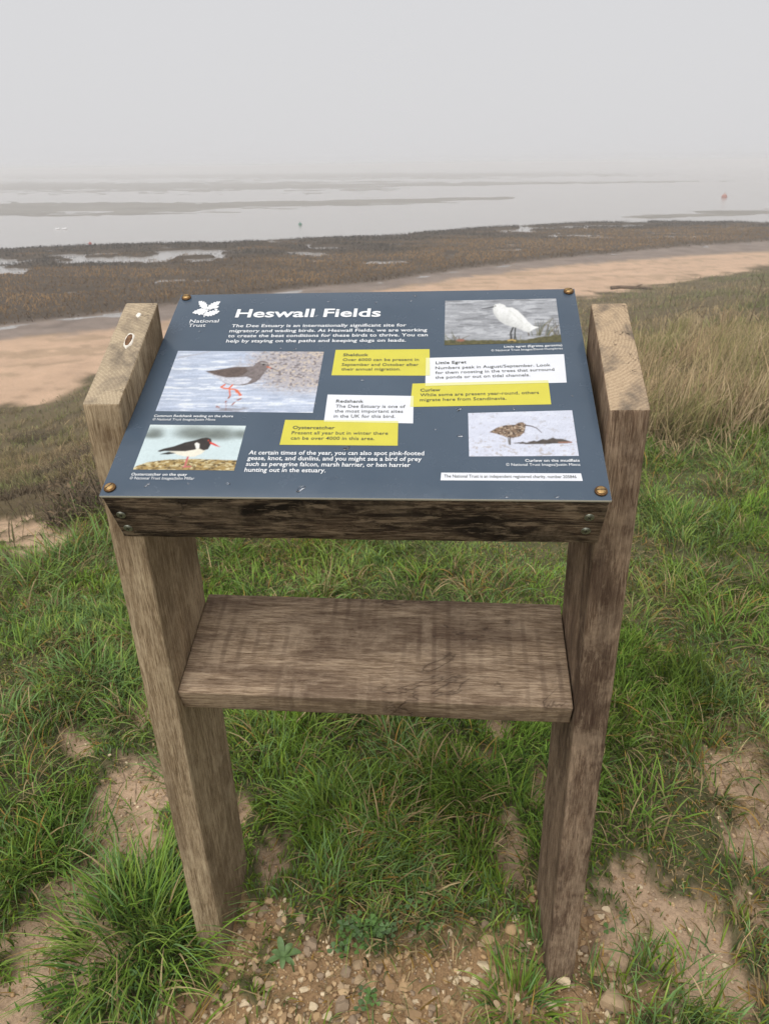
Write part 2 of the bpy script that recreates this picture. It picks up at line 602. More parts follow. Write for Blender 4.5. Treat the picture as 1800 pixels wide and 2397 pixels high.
# ------------------------------------------------------------------ information sign
def plank_mesh(name, size, mats, r=0.003, step=0.02, amp=0.0006, shear=None, seed=0, top_slot=None):
    """a sawn timber: rounded box, faces finely divided, slightly uneven. Origin at min corner. shear(v)->v"""
    sx, sy, sz = size
    bm = bmesh.new()
    half = Vector(size) / 2

    def axis_pts(L):
        n = max(2, int(L / step))
        a = np.linspace(0, L, n + 1)
        return np.unique(np.concatenate([[0, r * .4, r, ], a[(a > r * 1.3) & (a < L - r * 1.3)], [L - r, L - r * .4, L]]))
    ax = [axis_pts(s) for s in size]
    cache = {}

    def V(i, j, k):
        key = (i, j, k)
        if key not in cache:
            p = Vector((ax[0][i], ax[1][j], ax[2][k]))
            qn = Vector([min(max(p[d], r), size[d] - r) for d in range(3)])
            d = p - qn
            if d.length > 1e-9: p = qn + d.normalized() * r
            n3 = mnoise.noise_vector(p * 9 + Vector((seed, 0, 0))) * amp + mnoise.noise_vector(p * 45 + Vector((seed, 3, 0))) * amp * .5
            p = p + n3
            cache[key] = bm.verts.new(shear(p) if shear else p)
        return cache[key]
    N = [len(a) - 1 for a in ax]
    for d in range(3):
        e, f = (d + 1) % 3, (d + 2) % 3
        for side in (0, N[d]):
            for a in range(N[e]):
                for b in range(N[f]):
                    ids = []
                    for (p, q2) in ((a, b), (a + 1, b), (a + 1, b + 1), (a, b + 1)):
                        t = [0, 0, 0]
                        t[d], t[e], t[f] = side, p, q2
                        ids.append(V(*t))
                    if side == 0: ids.reverse()
                    fc = bm.faces.new(ids)
                    fc.smooth = True
                    if top_slot is not None and d == 2 and side: fc.material_index = top_slot
    me = bpy.data.meshes.new(name)
    bm.to_mesh(me)
    bm.free()
    for m in mats: me.materials.append(m)
    return me


RF = cam_basis(PITCH, YAW, ROLL_SIGN)
T_SIGN = Matrix.Translation(CAM) @ (RB @ RF.inverted()).to_4x4() @ Matrix.Translation(-CAM)
sign = bpy.data.objects.new('information_sign', None)
COL.objects.link(sign)
sign.matrix_world = T_SIGN
tag(sign, 'wooden information lectern with a blue-grey panel about wading birds', 'sign')


def part(name, me, parent, mat=None):
    o = bpy.data.objects.new(name, me)
    COL.objects.link(o)
    o.parent = parent
    if mat is not None: o.matrix_local = mat
    return o


oak_pale = wood('oak_weathered_tan', lin(192, 172, 142), lin(156, 135, 107), lin(98, 80, 60), seed=1.3, stain=.55, stain_col=lin(88, 70, 52), blotch=.2)
oak_dark = wood('oak_weathered_umber', lin(172, 150, 126), lin(132, 110, 90), lin(78, 60, 47), seed=6.1, stain=.7, stain_col=lin(62, 47, 38), stain_scale=8, blotch=.4)
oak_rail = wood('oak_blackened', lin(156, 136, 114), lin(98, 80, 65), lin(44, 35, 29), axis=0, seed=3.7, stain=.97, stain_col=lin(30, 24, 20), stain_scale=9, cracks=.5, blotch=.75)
oak_shelf = wood('oak_shelf', lin(196, 174, 148), lin(158, 136, 112), lin(98, 80, 64), axis=0, seed=8.2, stain=.55, stain_col=lin(84, 66, 55), saw=.42, cracks=.75, stain_scale=11, blotch=.3)
eg_l = end_grain('oak_end_grain', lin(186, 169, 143), lin(138, 121, 99), lin(108, 98, 87), (0.05, 0.03, 0), 2.0)
eg_r = end_grain('oak_end_grain_ringed', lin(186, 164, 136), lin(136, 115, 93), lin(96, 88, 80), (0.03, -0.15, 0), 5.0)

PW, PD = 0.0799 * U, 0.2984 * U          # post section
DIG = 0.35
slope = 0.1576 / 0.2984


def post(x, h, mats, seed):
    H = h * U + DIG

    def sh(p):
        t = p.z / H
        return Vector((p.x, p.y, p.z + slope * p.y * (t ** 12) * 1.0 if t > .7 else p.z))
    me = plank_mesh('post', (PW, PD, H), mats, r=.0035, step=.022, amp=.0009, shear=sh, seed=seed, top_slot=1)
    return part('post', me, sign, Matrix.Translation((x, 0, -DIG)))


post_l = post(-.5 * U - PW, 1.7905, (oak_pale, eg_l), 2.0)
post_l['label'] = 'tan oak post with a white-ringed knot on its end grain'
post_r = post(.5 * U, 1.7754, (oak_dark, eg_r), 9.0)
post_r['label'] = 'darker umber oak post with curved rings on its end grain'

# panel frame: X along the width, Y up the slope, Z out of the face
PY0, PZ0, PY1, PZ1 = -.1604 * U, 1.6532 * U, .4532 * U, 1.9388 * U
pl, pr = -.4989 * U, .4864 * U
PWID, PHEI = pr - pl, math.hypot(PY1 - PY0, PZ1 - PZ0)
ta = math.atan2(PZ1 - PZ0, PY1 - PY0)
M_PANEL = Matrix.Translation((pl, PY0, PZ0)) @ Matrix.Rotation(ta, 4, 'X')

pm = NT('panel_face').set(Roughness=0.2)
pm.b.inputs['Specular IOR Level'].default_value = 0.42
pcol = pm.ramp(pm.noise(pm.coord(), 6, 4), [(0.3, lin(66, 79, 93)), (0.7, lin(74, 87, 101))])
spots = pm.ramp(pm.noise(pm.coord(), 38, 5, .7), [(0.62, 0.0), (0.7, 1.0)])
pcol = pm.mix(pm.math('MULTIPLY', spots, .35), pcol, lin(58, 70, 83))
pm.base(pcol)
pm.l(pm.ramp(pm.noise(pm.coord(), 20, 5, .7), [(0.3, .15), (0.75, .34)]), pm.b.inputs['Roughness'])
edge_m = flat('panel_edge', lin(196, 190, 176), .5)
TH_P = .004
me = plank_mesh('panel', (PWID, PHEI, TH_P), (edge_m, pm.m), r=.0006, step=.05, amp=0.0, top_slot=1)
panel = part('panel', me, sign, M_PANEL @ Matrix.Translation((0, 0, -TH_P)))
ZP = TH_P                                  # face height in panel coordinates


def homog(src, dst):
    A = []
    for (x, y), (u, v) in zip(src, dst):
        A.append([x, y, 1, 0, 0, 0, -u * x, -u * y, -u])
        A.append([0, 0, 0, x, y, 1, -v * x, -v * y, -v])
    h = np.linalg.svd(np.array(A, float))[2][-1].reshape(3, 3)

    def f(p):
        p = np.atleast_2d(np.asarray(p, float))
        w = np.c_[p, np.ones(len(p))] @ h.T
        return w[:, :2] / w[:, 2:]
    return f


to_panel = homog([(230.5, 1165), (1428, 1167.5), (1344.2, 679), (425.2, 687.2)], [(0, 0), (PWID, 0), (PWID, PHEI), (0, PHEI)])


def zoomed(x0, y0, k):
    return lambda pts: [(x0 + x / k, y0 + y / k) for x, y in pts]


z1 = zoomed(200, 650, 2.07625)
z2 = zoomed(900, 650, 2.5167)
z3 = zoomed(200, 950, 2.3729)
z4 = zoomed(800, 950, 2.1855)
z6 = zoomed(350, 820, 3.8628)
z7 = zoomed(430, 690, 6.644)
zf = zoomed(0, 0, 1 / 1.0837)

ink_white = flat('print_white', lin(222, 224, 226), .3)
ink_dark = flat('print_dark', lin(72, 74, 66), .3)
box_white = flat('print_box_white', lin(214, 216, 222), .25, nscale=30, namp=.02)
box_yellow = flat('print_box_yellow', lin(198, 190, 70), .25, nscale=30, namp=.04)
box_pale = flat('print_box_overlap', lin(212, 210, 150), .25)


def flat_poly(name, loops, mat, z):
    vs, fs = [], []
    for L in loops:
        fs.append(list(range(len(vs), len(vs) + len(L))))
        vs += [(x, y, z) for x, y in L]
    me = bpy.data.meshes.new(name)
    bm = bmesh.new()
    for f in fs:
        area = sum(vs[f[i]][0] * vs[f[(i + 1) % len(f)]][1] - vs[f[(i + 1) % len(f)]][0] * vs[f[i]][1] for i in range(len(f)))
        vv = [bm.verts.new(vs[i]) for i in (f if area > 0 else f[::-1])]
        bm.faces.new(vv)
    bmesh.ops.triangulate(bm, faces=bm.faces[:])
    bm.to_mesh(me)
    bm.free()
    me.materials.append(mat)
    return part(name, me, panel)


def clip(P, Q):
    out = [tuple(p) for p in P]
    a2 = sum(Q[i][0] * Q[(i + 1) % 4][1] - Q[(i + 1) % 4][0] * Q[i][1] for i in range(4))
    Q = Q if a2 > 0 else Q[::-1]
    for i in range(len(Q)):
        a, b = Q[i], Q[(i + 1) % len(Q)]
        side = lambda p: (b[0] - a[0]) * (p[1] - a[1]) - (b[1] - a[1]) * (p[0] - a[0])
        inp, out = out, []
        for k in range(len(inp)):
            p, r = inp[k], inp[(k + 1) % len(inp)]
            sp, sr = side(p), side(r)
            if sp >= 0: out.append(p)
            if (sp >= 0) != (sr >= 0):
                t = sp / (sp - sr)
                out.append((p[0] + (r[0] - p[0]) * t, p[1] + (r[1] - p[1]) * t))
        if not out: return []
    return out


BOX = {
    'shelduck': (zf([(731, 756), (933, 755), (934, 812), (722, 811)]), box_yellow, 'yellow text box printed about the shelduck'),
    'egret': (z2([(259, 475), (1057, 455), (1072, 620), (255, 641)]), box_white, 'white text box printed about the egret'),
    'curlew': (z2([(180, 626), (966, 607), (983, 747), (166, 763)]), box_yellow, 'yellow text box printed about the curlew'),
    'redshank': (zf([(714, 853), (899, 856), (898, 915), (706, 912)]), box_white, 'white text box printed about the redshank'),
    'oyster': (zf([(622, 908), (866, 910), (865, 963), (610, 962)]), box_yellow, 'yellow text box printed about the oystercatcher'),
    'charity': (z4([(521, 341), (1219, 341), (1228, 379), (517, 380)]), box_white, 'slim white strip with the charity number'),
}
polys = {}
for i, (k, (px, m, lab)) in enumerate(BOX.items()):
    polys[k] = [tuple(p) for p in to_panel(px)]
    o = flat_poly('text_box', [polys[k]], m, ZP + .00015 + .00005 * i)
    o['label'] = lab
ov = [clip(polys[a], list(polys[b])) for a, b in (('shelduck', 'egret'), ('egret', 'curlew'), ('redshank', 'curlew'), ('redshank', 'oyster'))]
flat_poly('text_box_overlap', [p for p in ov if len(p) > 2], box_pale, ZP + .00055)


# ---- lettering
def text_mesh(s, bold, res=2):
    cu = bpy.data.curves.new('lettering', 'FONT')
    cu.body = s
    cu.size = 1.0
    cu.resolution_u = res
    cu.offset = bold
    cu.fill_mode = 'FRONT'
    o = bpy.data.objects.new('lettering', cu)
    COL.objects.link(o)
    bpy.context.view_layer.update()
    me = bpy.data.meshes.new_from_object(o.evaluated_get(bpy.context.evaluated_depsgraph_get()))
    bpy.data.objects.remove(o)
    bpy.data.curves.remove(cu)
    v = np.empty(len(me.vertices) * 3)
    me.vertices.foreach_get('co', v)
    v = v.reshape(-1, 3)
    f = [list(p.vertices) for p in me.polygons]
    bpy.data.meshes.remove(me)
    return v, f


def lettering(lines, mat, label=None, name='lettering'):
    """lines: (text, start px, end px, cap height in m, bold)"""
    V, Fc = [], []
    n = 0
    for s, a, b, cap, bold in lines:
        v, f = text_mesh(s, bold, 3 if cap > .01 else 2)
        A, B = to_panel([a, b])
        x0, x1 = v[:, 0].min(), v[:, 0].max()
        d = B - A
        L = np.hypot(*d)
        d = d / L
        nrm = np.array([-d[1], d[0]])
        sx = L / (x1 - x0)
        sy = cap / (0.73)
        P = A + np.outer((v[:, 0] - x0) * sx, d) + np.outer(v[:, 1] * sy, nrm)
        V.append(np.c_[P, np.full(len(P), ZP + .0008)])
        Fc += [[i + n for i in q2] for q2 in f]
        n += len(P)
    o = mesh_obj(name, np.concatenate(V), Fc, [mat], parent=panel)
    if label: o['label'] = label
    return o


def L(zm, s, xa, ya, xb, yb, cap, bold):
    (a, b) = zm([(xa, ya), (xb, yb)])
    return (s, a, b, cap, bold)


CB, CR, CT = .0086, .0071, .0054            # cap heights: bold body, box text, captions
lettering([L(z1, 'Heswall Fields', 735, 191, 1447, 191, .0245, .022)], ink_white, 'large white title lettering')
lettering([L(z1, 'The Dee Estuary is an internationally significant site for', 717, 240, 1572, 240, CB, .012),
           L(z1, 'migratory and wading birds. At Heswall Fields, we are working', 707, 265, 1672, 264, CB, .012),
           L(z1, 'to create the best conditions for these birds to thrive. You can', 700, 289.5, 1675, 288, CB, .012),
           L(z1, 'help by staying on the paths and keeping dogs on leads.', 691, 315, 1570, 314, CB, .012)], ink_white, 'white introduction lettering')
lettering([L(z1, 'National', 509, 217, 653, 216, .0098, .004), L(z1, 'Trust', 503, 238, 588, 237, .0098, .004)], ink_white, 'white lettering under the oak leaf emblem')
lettering([L(z1, 'Common Redshank wading on the shore', 335, 681, 728, 682, CT, .012),
           L(z1, '\u00a9 National Trust Images/Justin Minns', 328, 698, 640, 699, CT, .0)], ink_white, 'white caption lettering under the redshank photo')
lettering([L(z2, 'Little egret (Egretta garzetta)', 713, 418, 1047, 409, CT, .012),
           L(z2, '\u00a9 National Trust Images/David Humphries', 638, 440, 1050, 428, CT, .0)], ink_white, 'white caption lettering under the egret photo')
lettering([L(z3, 'Oystercatcher on the quay', 256, 396, 573, 396, CT, .012),
           L(z3, '\u00a9 National Trust Images/John Millar', 247, 418, 614, 418, CT, .0)], ink_white, 'white caption lettering under the oystercatcher photo')
lettering([L(z4, 'Curlew on the mudflats', 942, 285, 1213, 283, CT, .012),
           L(z4, '\u00a9 National Trust Images/Justin Minns', 846, 306, 1216, 304, CT, .0)], ink_white, 'white caption lettering under the curlew photo')
lettering([L(z3, 'At certain times of the year, you can also spot pink-footed', 921, 275, 1895, 276, CB, .012),
           L(z3, 'geese, knot, and dunlins, and you might see a bird of prey', 913, 306, 1881, 308, CB, .012),
           L(z3, 'such as peregrine falcon, marsh harrier, or hen harrier', 905, 339, 1820, 341, CB, .012),
           L(z3, 'hunting out in the estuary.', 897, 372, 1351, 373, CB, .012)], ink_white, 'white lettering about other birds')
lettering([L(zf, 'Shelduck', 747, 770, 801, 770, CR, .012),
           L(zf, 'Over 6000 can be present in', 746, 780.5, 910, 780.5, CR, .003),
           L(zf, 'September and October after', 744, 791, 909, 791.5, CR, .003),
           L(zf, 'their annual migration.', 743, 801, 871, 801, CR, .003)], ink_dark, 'dark lettering about the shelduck')
lettering([L(z2, 'Little Egret', 316, 513, 494, 508, CR, .012),
           L(z2, 'Numbers peak in August/September. Look', 314, 543, 979, 526, CR, .003),
           L(z2, 'for them roosting in the trees that surround', 314, 571, 1002, 552, CR, .003),
           L(z2, 'the ponds or out on tidal channels.', 313, 599, 862, 584, CR, .003)], ink_dark, 'dark lettering about the egret')
lettering([L(z2, 'Curlew', 226, 674, 342, 671, CR, .012),
           L(z2, 'While some are present year-round, others', 225, 702, 913, 687, CR, .003),
           L(z2, 'migrate here from Scandinavia.', 223, 731, 725, 721, CR, .003)], ink_dark, 'dark lettering about the curlew')
lettering([L(zf, 'Redshank', 732, 870.5, 791, 871, CR, .012),
           L(zf, 'The Dee Estuary is one of', 731, 881.5, 881, 882, CR, .003),
           L(zf, 'the most important sites', 729, 892, 876, 892.5, CR, .003),
           L(zf, 'in the UK for this bird.', 727, 903, 859, 903.5, CR, .003)], ink_dark, 'dark lettering about the redshank')
lettering([L(zf, 'Oystercatcher', 638, 928, 729, 928.5, CR, .012),
           L(zf, 'Present all year but in winter there', 636, 939.5, 844, 940, CR, .003),
           L(zf, 'can be over 4000 in this area.', 634, 951, 815, 951.5, CR, .003)], ink_dark, 'dark lettering about the oystercatcher')
lettering([L(z4, 'The National Trust is an independent registered charity, number 205846', 535, 366, 1197, 366, CT * 1.08, .004)],
          ink_dark, 'dark lettering in the charity strip')


# ---- oak leaf emblem
def leaf_outline(b, t, w, lobes=5, n=64):
    b, t = np.array(b, float), np.array(t, float)
    d = t - b
    nn = np.array([-d[1], d[0]]) / np.hypot(*d)
    s = np.linspace(0, 1, n)
    hw = w * np.clip(np.sin(np.pi * s ** .8), 0, None) ** .6 * (1 + .2 * np.cos(2 * np.pi * lobes * s))
    hw[0] = w * .1
    return [tuple(b + d * k + nn * h) for k, h in zip(s, hw)] + [tuple(b + d * k - nn * h) for k, h in zip(s[::-1], hw[::-1])]


def ell(cx, cy, a, b, r=0, n=20):
    r = math.radians(r)
    return [(cx + a * math.cos(t) * math.cos(r) - b * math.sin(t) * math.sin(r), cy + a * math.cos(t) * math.sin(r) + b * math.sin(t) * math.cos(r))
            for t in np.linspace(0, 2 * math.pi, n, endpoint=False)]


def stroke(pts, w):
    P = np.array(pts, float)
    T = np.gradient(P, axis=0)
    N = np.c_[-T[:, 1], T[:, 0]] / np.hypot(T[:, 0], T[:, 1])[:, None]
    return [tuple(p) for p in P + N * w / 2] + [tuple(p) for p in (P - N * w / 2)[::-1]]


emb = [leaf_outline((380, 202), (250, 92), 50), leaf_outline((388, 205), (592, 98), 38), leaf_outline((378, 232), (150, 272), 38),
       leaf_outline((345, 308), (580, 248), 38), ell(525, 187, 46, 18, -18), ell(524, 223, 28, 11, -8), ell(263, 294, 22, 15, -25), ell(304, 283, 28, 13, -8),
       stroke([(385, 190), (387, 240), (362, 275), (338, 305), (336, 342)], 17), stroke([(378, 245), (430, 222), (500, 195)], 9), stroke([(280, 292), (340, 310)], 8)]
for j, e in enumerate(emb):
    pass
o = flat_poly('emblem', [[tuple(p) for p in to_panel(z7(e))] for e in emb[:4]], ink_white, ZP + .0008)
o['label'] = 'white oak leaf and acorn emblem'
flat_poly('emblem_acorn', [[tuple(p) for p in to_panel(z7(e))] for e in emb[4:8]], ink_white, ZP + .0009)
flat_poly('emblem_stem', [[tuple(p) for p in to_panel(z7(e))] for e in emb[8:]], ink_white, ZP + .001)


# ---- printed bird photographs, painted cell by cell into a fine grid
class Photo:
    def __init__(self, zm, corners, W, H, seed):
        self.q = to_panel(zm(corners))                # TL TR BR BL on the panel
        self.uv = homog(corners, [(0, 0), (1, 0), (1, 1), (0, 1)])
        self.W, self.H = W, H
        u, v = np.meshgrid(np.linspace(0, 1, W), np.linspace(0, 1, H))
        self.u, self.v = u, v
        back = homog([(0, 0), (1, 0), (1, 1), (0, 1)], corners)
        P = back(np.c_[u.ravel(), v.ravel()])
        self.x, self.y = P[:, 0].reshape(H, W), P[:, 1].reshape(H, W)   # in tracing pixels
        self.c = np.zeros((H, W, 3))
        self.s = seed

    def n(self, fx, fy, o=4, k=0):
        return fbm(self.x * fx, self.y * fy, self.s + k, o)

    def poly(self, pts):
        m = np.zeros((self.H, self.W))
        for ox, oy in ((-.25, -.25), (.25, -.25), (.25, .25), (-.25, .25)):
            X = self.x + ox * 4
            Y = self.y + oy * 4
            ins = np.zeros(X.shape, bool)
            for i in range(len(pts)):
                (x1, y1), (x2, y2) = pts[i], pts[(i + 1) % len(pts)]
                if y1 == y2: continue
                cr = ((y1 > Y) != (y2 > Y)) & (X < (x2 - x1) * (Y - y1) / (y2 - y1) + x1)
                ins ^= cr
            m += ins * .25
        return m

    def line(self, pts, w0, w1=None, soft=1.5):
        w1 = w0 if w1 is None else w1
        m = np.zeros((self.H, self.W))
        k = len(pts) - 1
        for i in range(k):
            (x1, y1), (x2, y2) = pts[i], pts[i + 1]
            dx, dy = x2 - x1, y2 - y1
            t = np.clip(((self.x - x1) * dx + (self.y - y1) * dy) / (dx * dx + dy * dy), 0, 1)
            d = np.hypot(self.x - x1 - t * dx, self.y - y1 - t * dy)
            w = w0 + (w1 - w0) * (i + t) / k
            m = np.maximum(m, 1 - sstep(w / 2 - soft, w / 2 + soft, d))
        return m

    def ellm(self, cx, cy, a, b, soft=.3):
        d = np.hypot((self.x - cx) / a, (self.y - cy) / b)
        return 1 - sstep(1 - soft, 1 + soft, d)

    def put(self, m, col, shade=None):
        c = np.array(lin(*col))
        c = c[None, None, :] * (np.ones_like(m) if shade is None else shade)[..., None]
        self.c = self.c * (1 - m[..., None]) + c * m[..., None]

    def build(self, label):
        c = self.c
        for ax_ in (0, 1):
            c = .25 * np.roll(c, 1, ax_) + .5 * c + .25 * np.roll(c, -1, ax_)
        c[0], c[-1], c[:, 0], c[:, -1] = self.c[0], self.c[-1], self.c[:, 0], self.c[:, -1]
        self.c = c * (.9 + .2 * vnoise(self.u * self.W * .8, self.v * self.H * .8, self.s + 90))[..., None]
        tl, tr, br, bl = self.q
        u, v = self.u.ravel()[:, None], self.v.ravel()[:, None]
        # keep straight edges: projective blend of the four corners
        f = homog([(0, 0), (1, 0), (1, 1), (0, 1)], self.q)
        P = f(np.c_[u, v])
        i = np.arange(self.W * self.H).reshape(self.H, self.W)
        q4 = np.stack([i[1:, :-1], i[1:, 1:], i[:-1, 1:], i[:-1, :-1]], -1).reshape(-1, 4)
        o = mesh_obj('photo_print', np.c_[P, np.full(len(P), ZP + .0003)], q4, [photo_m], parent=panel, cols=np.clip(self.c.reshape(-1, 3) * .84, 0, .68))
        o['label'] = label
        return o


photo_m = vcol('printed_photo', .25, .45)

# redshank wading
p = Photo(z6, [(265, 3), (1602, 14), (1503, 569), (60, 555)], 300, 130, 100)
st = p.n(.004, .06, 4)
p.put(np.ones_like(p.x), (186, 196, 214), .78 + .45 * st)
p.put(sstep(.56, .68, p.n(.006, .09, 4, 3)), (224, 230, 242))
p.put(sstep(.58, .68, p.n(.007, .08, 4, 6)) * .6, (160, 172, 194))
peb = p.ellm(1430, 150, 520, 215, .45) * sstep(.3, .62, p.n(.03, .07, 3, 8) + .4 * sstep(800, 1250, p.x))
p.put(peb * .9, (172, 164, 164), .7 + .6 * p.n(.05, .09, 3, 9))
p.put(peb * sstep(.6, .7, p.n(.06, .1, 2, 11)), (205, 190, 172))
p.put(peb * sstep(.62, .7, p.n(.05, .1, 2, 12)), (124, 116, 118))
p.put(p.line([(270, 62), (420, 40), (560, 8)], 14, 8, 8) * .6, (170, 166, 168))
body = p.poly([(520, 190), (600, 181), (700, 165), (790, 150), (900, 149), (955, 146), (985, 118), (1020, 97), (1060, 95), (1090, 110), (1103, 135), (1098, 157), (1072, 190), (1050, 220), (1020, 257), (985, 287), (930, 308), (860, 321), (790, 319), (730, 312), (690, 296), (650, 264), (610, 237), (560, 214)])
p.put(body, (122, 112, 110), .6 + .8 * p.n(.06, .1, 3, 20))
p.put(p.poly([(525, 189), (620, 181), (760, 158), (880, 155), (912, 188), (862, 226), (800, 243), (720, 243), (640, 226), (580, 206)]), (98, 84, 78), .6 + .8 * p.n(.05, .12, 3, 21))
bel = p.poly([(540, 200), (610, 226), (700, 247), (820, 247), (900, 240), (945, 262), (905, 300), (830, 314), (740, 309), (690, 291), (640, 257), (590, 230)])
p.put(bel * .85, (214, 216, 226), .65 + .6 * p.n(.08, .12, 2, 22))
p.put(p.ellm(1052, 130, 11, 8), (30, 28, 30))
p.put(p.line([(1030, 115), (1085, 122)], 6, 4), (190, 186, 184))
p.put(p.line([(1085, 150), (1130, 165)], 11, 8), (206, 106, 70))
p.put(p.line([(1125, 163), (1190, 190)], 8, 4), (74, 62, 60))
for Lg, w in (([(700, 312), (662, 336), (690, 346), (800, 358), (836, 412)], 13), ([(768, 316), (738, 346), (748, 414)], 14), ([(795, 362), (806, 385)], 12), ([(812, 362), (850, 410)], 13)):
    p.put(p.line(Lg, w), (222, 112, 74))
for Lg in ([(745, 420), (705, 470), (712, 500), (705, 560)], [(845, 440), (800, 462), (765, 498)], [(620, 512), (650, 520)]):
    p.put(p.line(Lg, 16, 10) * sstep(.35, .55, p.n(.03, .12, 2, 30)), (160, 106, 92))
p.put(p.ellm(770, 545, 160, 36) * sstep(.42, .55, p.n(.01, .12, 3, 31)) * .8, (136, 132, 138))
p.build('printed photo of a grey-brown redshank wading on orange legs')

# egret
p = Photo(z2, [(371, 139), (1012, 130), (1044, 385), (366, 401)], 220, 110, 200)
p.put(np.ones_like(p.x), (158, 160, 164), .72 + .55 * p.n(.012, .09, 4))
p.put(sstep(.56, .66, p.n(.014, .1, 3, 2)) * .6, (196, 198, 202))
p.put(sstep(.6, .7, p.n(.012, .1, 3, 5)) * .6, (112, 114, 118))
gr = sstep(372, 380, p.y + 30 * sstep(800, 1040, p.x) + 10 * p.n(.05, .05, 3, 7))
p.put(gr, (92, 88, 56), .5 + .9 * p.n(.09, .15, 3, 8))
rr2 = np.random.default_rng(3)
for k in range(46):
    cx = rr2.choice([430, 920, 1000, 780, 960], p=[.25, .25, .2, .15, .15]) + rr2.normal(0, 22)
    hgt = rr2.uniform(30, 105) if cx > 850 else rr2.uniform(20, 75)
    lean = rr2.normal(0, 40)
    y0 = 385 if cx < 850 else 345
    p.put(p.line([(cx, y0), (cx + lean * .4, y0 - hgt * .6), (cx + lean, y0 - hgt)], 5, 2, 1.2) * .85, [(70, 78, 48), (104, 92, 66), (60, 54, 50), (120, 116, 84)][k % 4])
p.put(p.ellm(460, 372, 24, 8), (150, 100, 80))
egb = p.poly([(648, 180), (660, 163), (690, 157), (716, 167), (726, 180), (762, 182), (792, 200), (822, 230), (852, 265), (880, 289), (914, 297), (880, 311), (856, 329), (820, 316), (780, 299), (745, 291), (715, 279), (690, 263), (668, 240), (652, 215), (648, 195)])
p.put(p.line([(768, 290), (750, 330), (752, 372)], 9), (40, 40, 36))
p.put(p.line([(778, 292), (772, 372)], 8), (46, 44, 40))
p.put(p.line([(735, 374), (760, 370), (778, 376)], 8), (188, 160, 96))
p.put(egb, (240, 241, 238), (.72 + .42 * p.n(.035, .02, 4, 15)) * (1 - .3 * sstep(-30, 60, (p.y - 235) - .62 * (p.x - 740))))
p.put(p.line([(745, 200), (800, 250), (860, 310)], 10, 5, 5) * .4, (196, 198, 190))
p.put(p.line([(690, 205), (700, 186), (724, 180)], 4, 3, 2) * .5, (196, 198, 194))
p.put(p.line([(652, 177), (585, 187)], 7, 3), (52, 54, 58))
p.put(p.ellm(662, 172, 4, 4), (60, 60, 40))
p.build('printed photo of a white egret standing by grey water')

# oystercatcher
p = Photo(z3, [(363, 109), (905, 114), (840, 364), (267, 361)], 220, 110, 300)
p.put(np.ones_like(p.x), (204, 220, 222), .92 + .12 * p.n(.01, .03, 3))
p.put(sstep(150, 110, p.y) * .4, (230, 236, 232))
for a in ((610, 150, 95, 36), (760, 158, 80, 34), (690, 165, 150, 24), (392, 152, 50, 24), (880, 160, 40, 24), (370, 170, 60, 16)):
    p.put(p.ellm(*a, .75) * .8, (112, 120, 114), .7 + .5 * p.n(.02, .04, 3, 4))
gq = p.poly([(250, 370), (285, 342), (350, 320), (450, 306), (600, 300), (870, 308), (850, 380), (250, 380)])
p.put(gq, (168, 142, 88), .55 + .8 * p.n(.04, .16, 3, 5))
p.put(gq * sstep(.56, .66, p.n(.05, .2, 3, 6)), (218, 204, 160))
p.put(gq * sstep(.6, .68, p.n(.06, .2, 3, 9)), (96, 78, 48))
p.put(p.line([(580, 286), (568, 318), (562, 343)], 11, 9), (196, 104, 104))
p.put(p.line([(550, 346), (594, 343)], 7), (190, 100, 104))
dk = p.poly([(405, 257), (440, 243), (500, 230), (560, 208), (620, 195), (655, 184), (685, 180), (708, 187), (713, 205), (702, 228), (692, 246), (668, 253), (640, 242), (610, 250), (560, 258), (500, 258), (450, 256), (418, 262)])
p.put(p.poly([(470, 258), (560, 254), (618, 246), (624, 210), (645, 214), (650, 240), (676, 252), (655, 272), (612, 289), (560, 286), (515, 276)]), (236, 230, 212), .9 + .15 * p.n(.02, .03, 2, 8))
p.put(p.poly([(416, 275), (470, 261), (512, 268), (465, 277)]), (48, 46, 44))
p.put(dk, (52, 46, 42), .7 + .6 * p.n(.04, .06, 3, 7))
p.put(p.poly([(616, 215), (628, 208), (644, 216), (642, 240), (626, 247)]), (240, 238, 228))
p.put(p.poly([(700, 202), (730, 214), (764, 235), (735, 228), (702, 215)]), (216, 66, 52))
p.put(p.ellm(694, 197, 4, 4), (200, 70, 50))
p.build('printed photo of a black and white oystercatcher with a red bill')

# curlew
p = Photo(z4, [(656, 38), (1176, 23), (1209, 253), (661, 258)], 220, 110, 400)
p.put(np.ones_like(p.x), (212, 216, 230), .86 + .22 * p.n(.015, .05, 4))
p.put(sstep(.64, .72, p.n(.05, .11, 3, 2)) * .55 * sstep(120, 200, p.y), (166, 150, 132))
p.put(sstep(.68, .74, p.n(.05, .1, 3, 4)) * .5, (176, 172, 174))
p.put(p.poly([(875, 190), (930, 183), (950, 187), (985, 176), (1000, 180), (1030, 168), (1050, 172), (1080, 161), (1100, 168), (1130, 168), (1174, 182), (1150, 190), (1050, 193), (950, 195)]), (84, 76, 70), .5 + 1.0 * p.n(.08, .15, 3, 5))
p.put(p.line([(1110, 186), (1172, 184)], 8), (150, 110, 92))
p.put(p.line([(866, 160), (866, 196)], 8), (96, 92, 88))
p.put(p.line([(856, 160), (862, 194)], 5), (110, 104, 98))
cb = p.poly([(762, 135), (800, 112), (850, 98), (895, 96), (908, 86), (930, 84), (946, 95), (943, 112), (938, 136), (915, 156), (880, 163), (850, 161), (820, 149), (790, 141)])
p.put(cb, (134, 112, 92), .55 + .9 * p.n(.11, .16, 3, 6))
p.put(cb * sstep(.58, .66, p.n(.12, .2, 2, 7)), (74, 60, 50))
